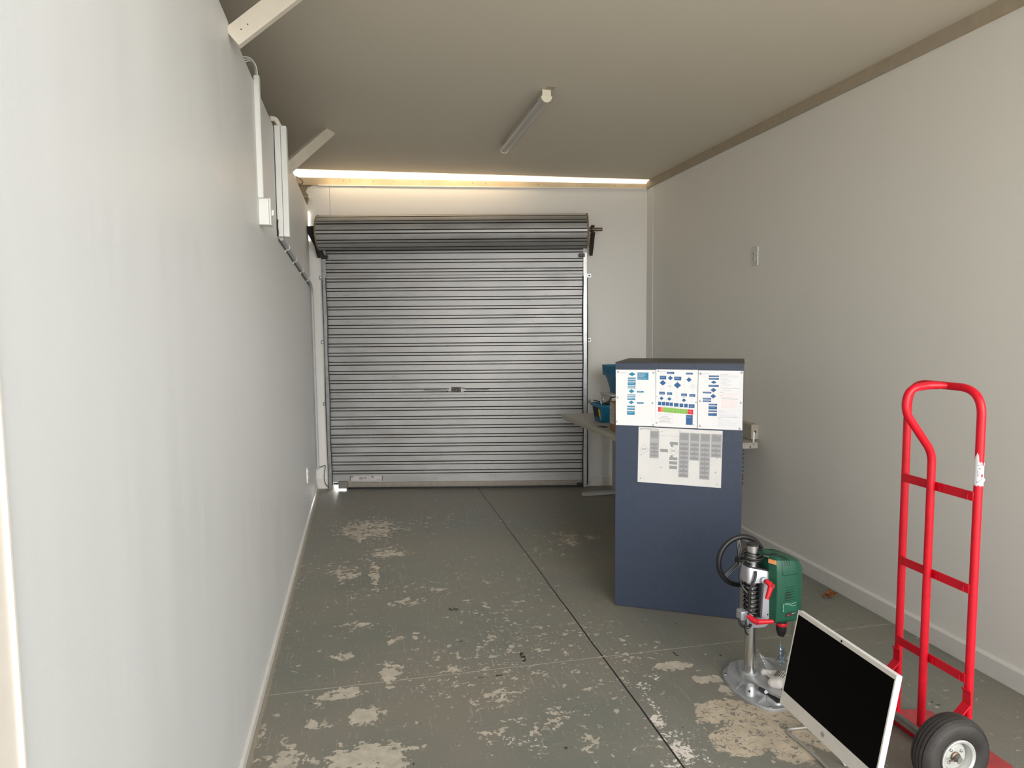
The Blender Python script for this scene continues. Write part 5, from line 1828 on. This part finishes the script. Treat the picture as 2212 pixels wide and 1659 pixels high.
# bent tube foot, in world space points turned into the local frame
Mi = Mc.inverted()
f = MB()
hook0 = Mc @ Vector((0.16, -0.20, -0.052))
hook1 = Mc @ Vector((SW - 0.16, -0.20, -0.052))
wp = [hook0, (1.640, 2.165, 0.020), (1.625, 2.178, 0.0065), (1.492, 2.190, 0.0065), (1.508, 2.075, 0.0065), (1.502, 1.900, 0.0065), (1.478, 1.800, 0.0065), (1.600, 1.798, 0.0065), (1.625, 1.815, 0.020), hook1]
rad = [0, 0.02, 0.02, 0.035, 0.06, 0.06, 0.035, 0.02, 0.02, 0]
f.tube([Mi @ p for p in fillet(wp, rad, 7)], 0.0060, 12)
f.build('wire_stand', mat('satin grey rod', (0.42, 0.41, 0.38), 0.38, 0.5, var=0.05), pc)
f = MB()
lk = [Mc @ Vector((SW / 2, -SH - 0.03, -0.020)), (1.575, 1.957, 0.004)]
f.tube([Mi @ Vector(p) for p in lk], 0.005, 10)
f.build('prop_leg', M_GREYPVC, pc)

# ================================================================== HAND TRUCK
HX, HY = 1.947, 2.000
ht = root('hand_truck', (HX, HY, 0), 0, 'red tubular hand truck with pneumatic tyres standing upright near the right wall', 'hand truck')
RT = 0.0134
yl, yr = 0.155, -0.153
f = MB()
f.tube(fillet([(0, yl, 0.03), (0, yl, 1.288), (0, yr, 1.288), (0, yr, 0.03)], 0.088, 10), RT, 20)
f.build('frame_tube', M_RED, ht)
f = MB()
P_ = [(-0.030, 0.006, 0.03), (-0.030, 0.006, 1.055), (-0.148, 0.006, 1.205), (-0.134, 0.006, 1.280), (-0.05, 0.002, 1.290), (-0.002, -0.026, 1.288)]
hp = fillet(P_, [0, 0.035, 0.04, 0.065, 0.03, 0], 8)
nH = len(hp)
f.tube(hp, [RT] * (nH - 2) + [RT * 0.9, RT * 0.45], 20)
f.build('handle_tube', M_RED, ht)
for z in (0.938, 0.628, 0.323):
    f = MB()
    f.mm((-0.0165, yr + 0.002, z - 0.0155), (-0.0115, yl - 0.002, z + 0.0155))
    br = f.build('cross_bar', M_RED, ht, bevel=0.001)
    for y in (yr + 0.018, -0.024):
        f = MB()
        f.tube([(-0.019, y, z - 0.014), (-0.020, y + 0.002, z - 0.004), (-0.019, y, z + 0.006)], 0.0018, 6)
        f.build('weld', M_RED, br)
# toe plate
f = MB()
out = smooth_loop([(-0.022, -0.185), (0.172, -0.185), (0.172, 0.185), (-0.022, 0.185)], [0.004, 0.02, 0.02, 0.004], 5)
def tz(x):
    return 0.030 - 0.024 * max(0, x) / 0.17
f.loft([[(p.x, p.y, tz(p.x) - 0.004) for p in out], [(p.x, p.y, tz(p.x)) for p in out]])
f.build('toe_plate', M_REDDUST, ht, bevel=0.001)
f = MB()
f.prism([(-0.024, yr - 0.025, 0.002), (-0.026, yr - 0.025, 0.002), (-0.034, yr - 0.025, 0.024), (-0.022, yr - 0.025, 0.033), (-0.020, yr - 0.025, 0.029), (-0.029, yr - 0.025, 0.022)], (0, 0.37, 0))
f.build('plate_lip', M_RED, ht)
f = MB()
f.prism([(-0.0345, yr - 0.025, 0.0250), (-0.0225, yr - 0.025, 0.0345), (-0.0220, yr - 0.025, 0.0335), (-0.034, yr - 0.025, 0.024)], (0, 0.37, 0))
f.build('worn_edge', mat('worn bare steel', (0.20, 0.19, 0.17), 0.5, 0.4, var=0.2), ht)
# axle and brackets
AX, AZ, WR = -0.133, 0.126, 0.126
for y, wy in ((yl, 0.225), (yr, -0.215)):
    f = MB()
    d = Vector((AX + 0.018, 0, AZ - 0.245))
    ysg = -1 if y < 0 else 1
    a = Vector((-0.018, y - 0.013 * ysg, 0.30))
    q = [Vector((-0.0195, y - 0.030, 0.290)), Vector((-0.0195, y + 0.004, 0.290))]
    # strap: short upright on the rail, then down to the axle
    pr = [(-0.0175, 0.292), (-0.0175, 0.245), (AX, AZ)]
    for (xa, za), (xb, zb) in zip(pr, pr[1:]):
        dv = Vector((xb - xa, 0, zb - za)).normalized()
        nv = Vector((-dv.z, 0, dv.x)) * 0.0025
        y0_, y1_ = y - 0.028, y + 0.004
        f.loft([[Vector((xa, y0_, za)) - nv, Vector((xa, y1_, za)) - nv, Vector((xa, y1_, za)) + nv, Vector((xa, y0_, za)) + nv], [Vector((xb, y0_, zb)) - nv, Vector((xb, y1_, zb)) - nv, Vector((xb, y1_, zb)) + nv, Vector((xb, y0_, zb)) + nv]])
    f.tube([(-0.020, y - 0.030, 0.292), (-0.024, y - 0.012, 0.294), (-0.020, y + 0.006, 0.290)], 0.004, 8)
    f.build('axle_bracket', M_RED, ht, bevel=0.001)
    # lower strap from plate to axle
    f = MB()
    f.loft([[(-0.02, y - 0.02, 0.026), (-0.02, y + 0.005, 0.026), (-0.02, y + 0.005, 0.031), (-0.02, y - 0.02, 0.031)], [(AX, y - 0.02, AZ - 0.004), (AX, y + 0.005, AZ - 0.004), (AX, y + 0.005, AZ + 0.002), (AX, y - 0.02, AZ + 0.002)]])
    f.build('lower_strap', M_RED, ht)
f = MB()
f.cyl((AX, -0.262, AZ), (AX, 0.275, AZ), 0.009, seg=18)
f.build('axle', M_AXLE, ht)
for wy, sg in ((-0.222, -1), (0.232, 1)):
    c = Vector((AX, wy, AZ))
    f = MB()
    prof = [(0.064, -0.030), (0.076, -0.038), (0.092, -0.0415), (0.106, -0.0395), (0.1155, -0.0345), (0.1205, -0.0285)]
    tr = lambda h: 0.1262 - 0.0040 * (h / 0.028) ** 2
    for h in (-0.0195, -0.0065, 0.0065, 0.0195):
        prof += [(tr(h), h - 0.0019), (tr(h) - 0.005, h - 0.0012), (tr(h) - 0.005, h + 0.0012), (tr(h), h + 0.0019)]
    prof += [(0.1205, 0.0285), (0.1155, 0.0345), (0.106, 0.0395), (0.092, 0.0415), (0.076, 0.038), (0.064, 0.030)]
    f.lathe(prof, c, (0, sg, 0), seg=72, close=True)
    # shoulder lugs
    for k in range(96):
        th = 2 * math.pi * k / 96
        for hs in (-1, 1):
            p0 = c + Vector((math.cos(th) * 0.1205, hs * 0.0275, math.sin(th) * 0.1205))
            p1 = c + Vector((math.cos(th) * 0.1110, hs * 0.0375, math.sin(th) * 0.1110))
            f.tube([p0, p1], 0.0016, 4, caps=False)
    wh = root('tmp')
    bpy.data.objects.remove(wh)
    ty = f.build('tyre', M_RUBBER, ht, smooth=28)
    ty.location = (0, 0, 0)
    f = MB()
    # dished steel rim
    f.lathe([(0.010, 0.018), (0.038, 0.018), (0.042, 0.016), (0.047, 0.010), (0.049, 0.002), (0.050, 0.022), (0.052, 0.034), (0.0595, 0.0375), (0.0625, 0.036), (0.0625, 0.031), (0.056, 0.028), (0.054, -0.030), (0.0, -0.030)], c, (0, sg, 0), seg=56)
    rim = f.build('wheel_rim', M_RIM, ht, smooth=35)
    f = MB()
    f.lathe([(0.016, 0.014), (0.016, 0.024), (0.0125, 0.026), (0.0125, 0.030), (0.008, 0.030)], c, (0, sg, 0), seg=24)
    f.tube([c + Vector((-0.034, sg * 0.032, -0.006)) , c + Vector((-0.010, sg * 0.033, 0.002)), c + Vector((0.010, sg * 0.033, -0.004))], 0.0018, 6)
    f.tube([c + Vector((-0.034, sg * 0.032, 0.000)), c + Vector((-0.010, sg * 0.033, -0.004)), c + Vector((0.008, sg * 0.033, -0.008))], 0.0018, 6)
    f.build('hub', M_RUST, rim)
    for k in range(4):
        a = R(35 + 90 * k)
        f = MB()
        pc_ = c + Vector((0.028 * math.cos(a), sg * 0.018, 0.028 * math.sin(a)))
        f.lathe([(0.0055, 0), (0.0050, 0.004), (0.003, 0.005), (0, 0.005)], pc_, (0, sg, 0), seg=6)
        f.build('wheel_bolt', M_ZINC, rim)
# torn label on the right rail
f = MB()
N_ = 26
zt = []
zb = []
rnd = random.Random(9)
c = Vector((0, yr, 0))
a0_, a1_ = R(150), R(340)
lo, hi = [], []
for i in range(N_ + 1):
    t = i / N_
    a = a0_ + (a1_ - a0_) * t
    top = 1.050 + 0.030 * (1 if t < 0.36 else 0) * (1 - abs(t - 0.26) * 3) + 0.006 * rnd.random() + (-0.012 if 0.60 < t < 0.72 else 0)
    bot = 0.973 + 0.005 * rnd.random()
    rr_ = RT + 0.0006
    d = Vector((math.cos(a), math.sin(a), 0)) * rr_
    lo.append(f.bm.verts.new(c + d + Vector((0, 0, bot))))
    hi.append(f.bm.verts.new(c + d + Vector((0, 0, top))))
for i in range(N_):
    f.bm.faces.new((lo[i], lo[i + 1], hi[i + 1], hi[i]))
rnd = random.Random(4)
for k in range(46):
    t = rnd.uniform(0.25, 0.9)
    a = a0_ + (a1_ - a0_) * t
    z = rnd.uniform(0.981, 1.045)
    hgt_ = rnd.uniform(0.002, 0.009) if z < 1.022 else 0.0015
    wa = 0.05 if z < 1.022 else 0.22
    ps = []
    for (da, dz) in ((0, 0), (wa, 0), (wa, hgt_), (0, hgt_)):
        d = Vector((math.cos(a + da), math.sin(a + da), 0)) * (RT + 0.0009)
        ps.append(c + d + Vector((0, 0, z + dz)))
    f.quad(ps, 1)
a = R(262)
d = Vector((math.cos(a), math.sin(a), 0)) * (RT + 0.0011)
sd = Vector((-math.sin(a), math.cos(a), 0))
f.quad([c + d + Vector((0, 0, 1.003)), c + d + sd * 0.004 + Vector((0, 0, 1.009)), c + d + Vector((0, 0, 1.016)), c + d - sd * 0.004 + Vector((0, 0, 1.009))], 2)
f.quad([c + Vector((0.0130, -0.004, 1.003)), c + Vector((0.0190, -0.006, 0.995)), c + Vector((0.0180, -0.006, 0.988)), c + Vector((0.0128, -0.003, 0.983))], 0)
f.build('torn_label', [M_PAPER, M_INK, M_PRED], ht, smooth=60)

# ================================================================== SMALL LITTER
f = MB()
rnd = random.Random(21)
for (cx, cy, ang, ln, curl) in ((0.0, 0.0, 20, 0.055, 0.9), (0.030, 0.012, 70, 0.050, 1.5), (0.012, -0.004, 130, 0.036, 1.2), (0.035, -0.006, -20, 0.036, 1.4)):
    n1, n2 = 8, 5
    gg = []
    for i in range(n1 + 1):
        row = []
        t = i / n1
        wdt = 0.016 * math.sin(math.pi * min(1, t * 0.92 + 0.06)) + 0.001 + (0.004 if i % 2 else 0)
        for j in range(n2 + 1):
            s_ = j / n2 - 0.5
            x, y = (t - 0.5) * ln, s_ * wdt * 2
            z = 0.004 + 0.016 * curl * (abs(s_) * 1.6) ** 2 * 0.8 + 0.010 * curl * t * t + 0.003 * rnd.random()
            a = R(ang)
            row.append(f.bm.verts.new((cx + x * math.cos(a) - y * math.sin(a), cy + x * math.sin(a) + y * math.cos(a), z)))
        gg.append(row)
    for i in range(n1):
        for j in range(n2):
            f.bm.faces.new((gg[i][j], gg[i + 1][j], gg[i + 1][j + 1], gg[i][j + 1]))
lf = f.build('dry_leaf', M_LEAF, smooth=60)
lf.location = (2.475, 3.265, 0)
so = lf.modifiers.new('solid', 'SOLIDIFY')
so.thickness = 0.0006
tag(lf, 'curled brown dry leaf on the floor beside the right skirting', 'leaf')
f = MB()
f.cyl((1.372, 2.092, 0.0045), (1.381, 2.058, 0.003), 0.0016, seg=8)
f.cyl((1.371, 2.095, 0.0046), (1.372, 2.0925, 0.0045), 0.0042, seg=12)
tag(f.build('steel_nail', M_CHROME), 'small steel nail lying on the worn floor patch beside the computer', 'nail')
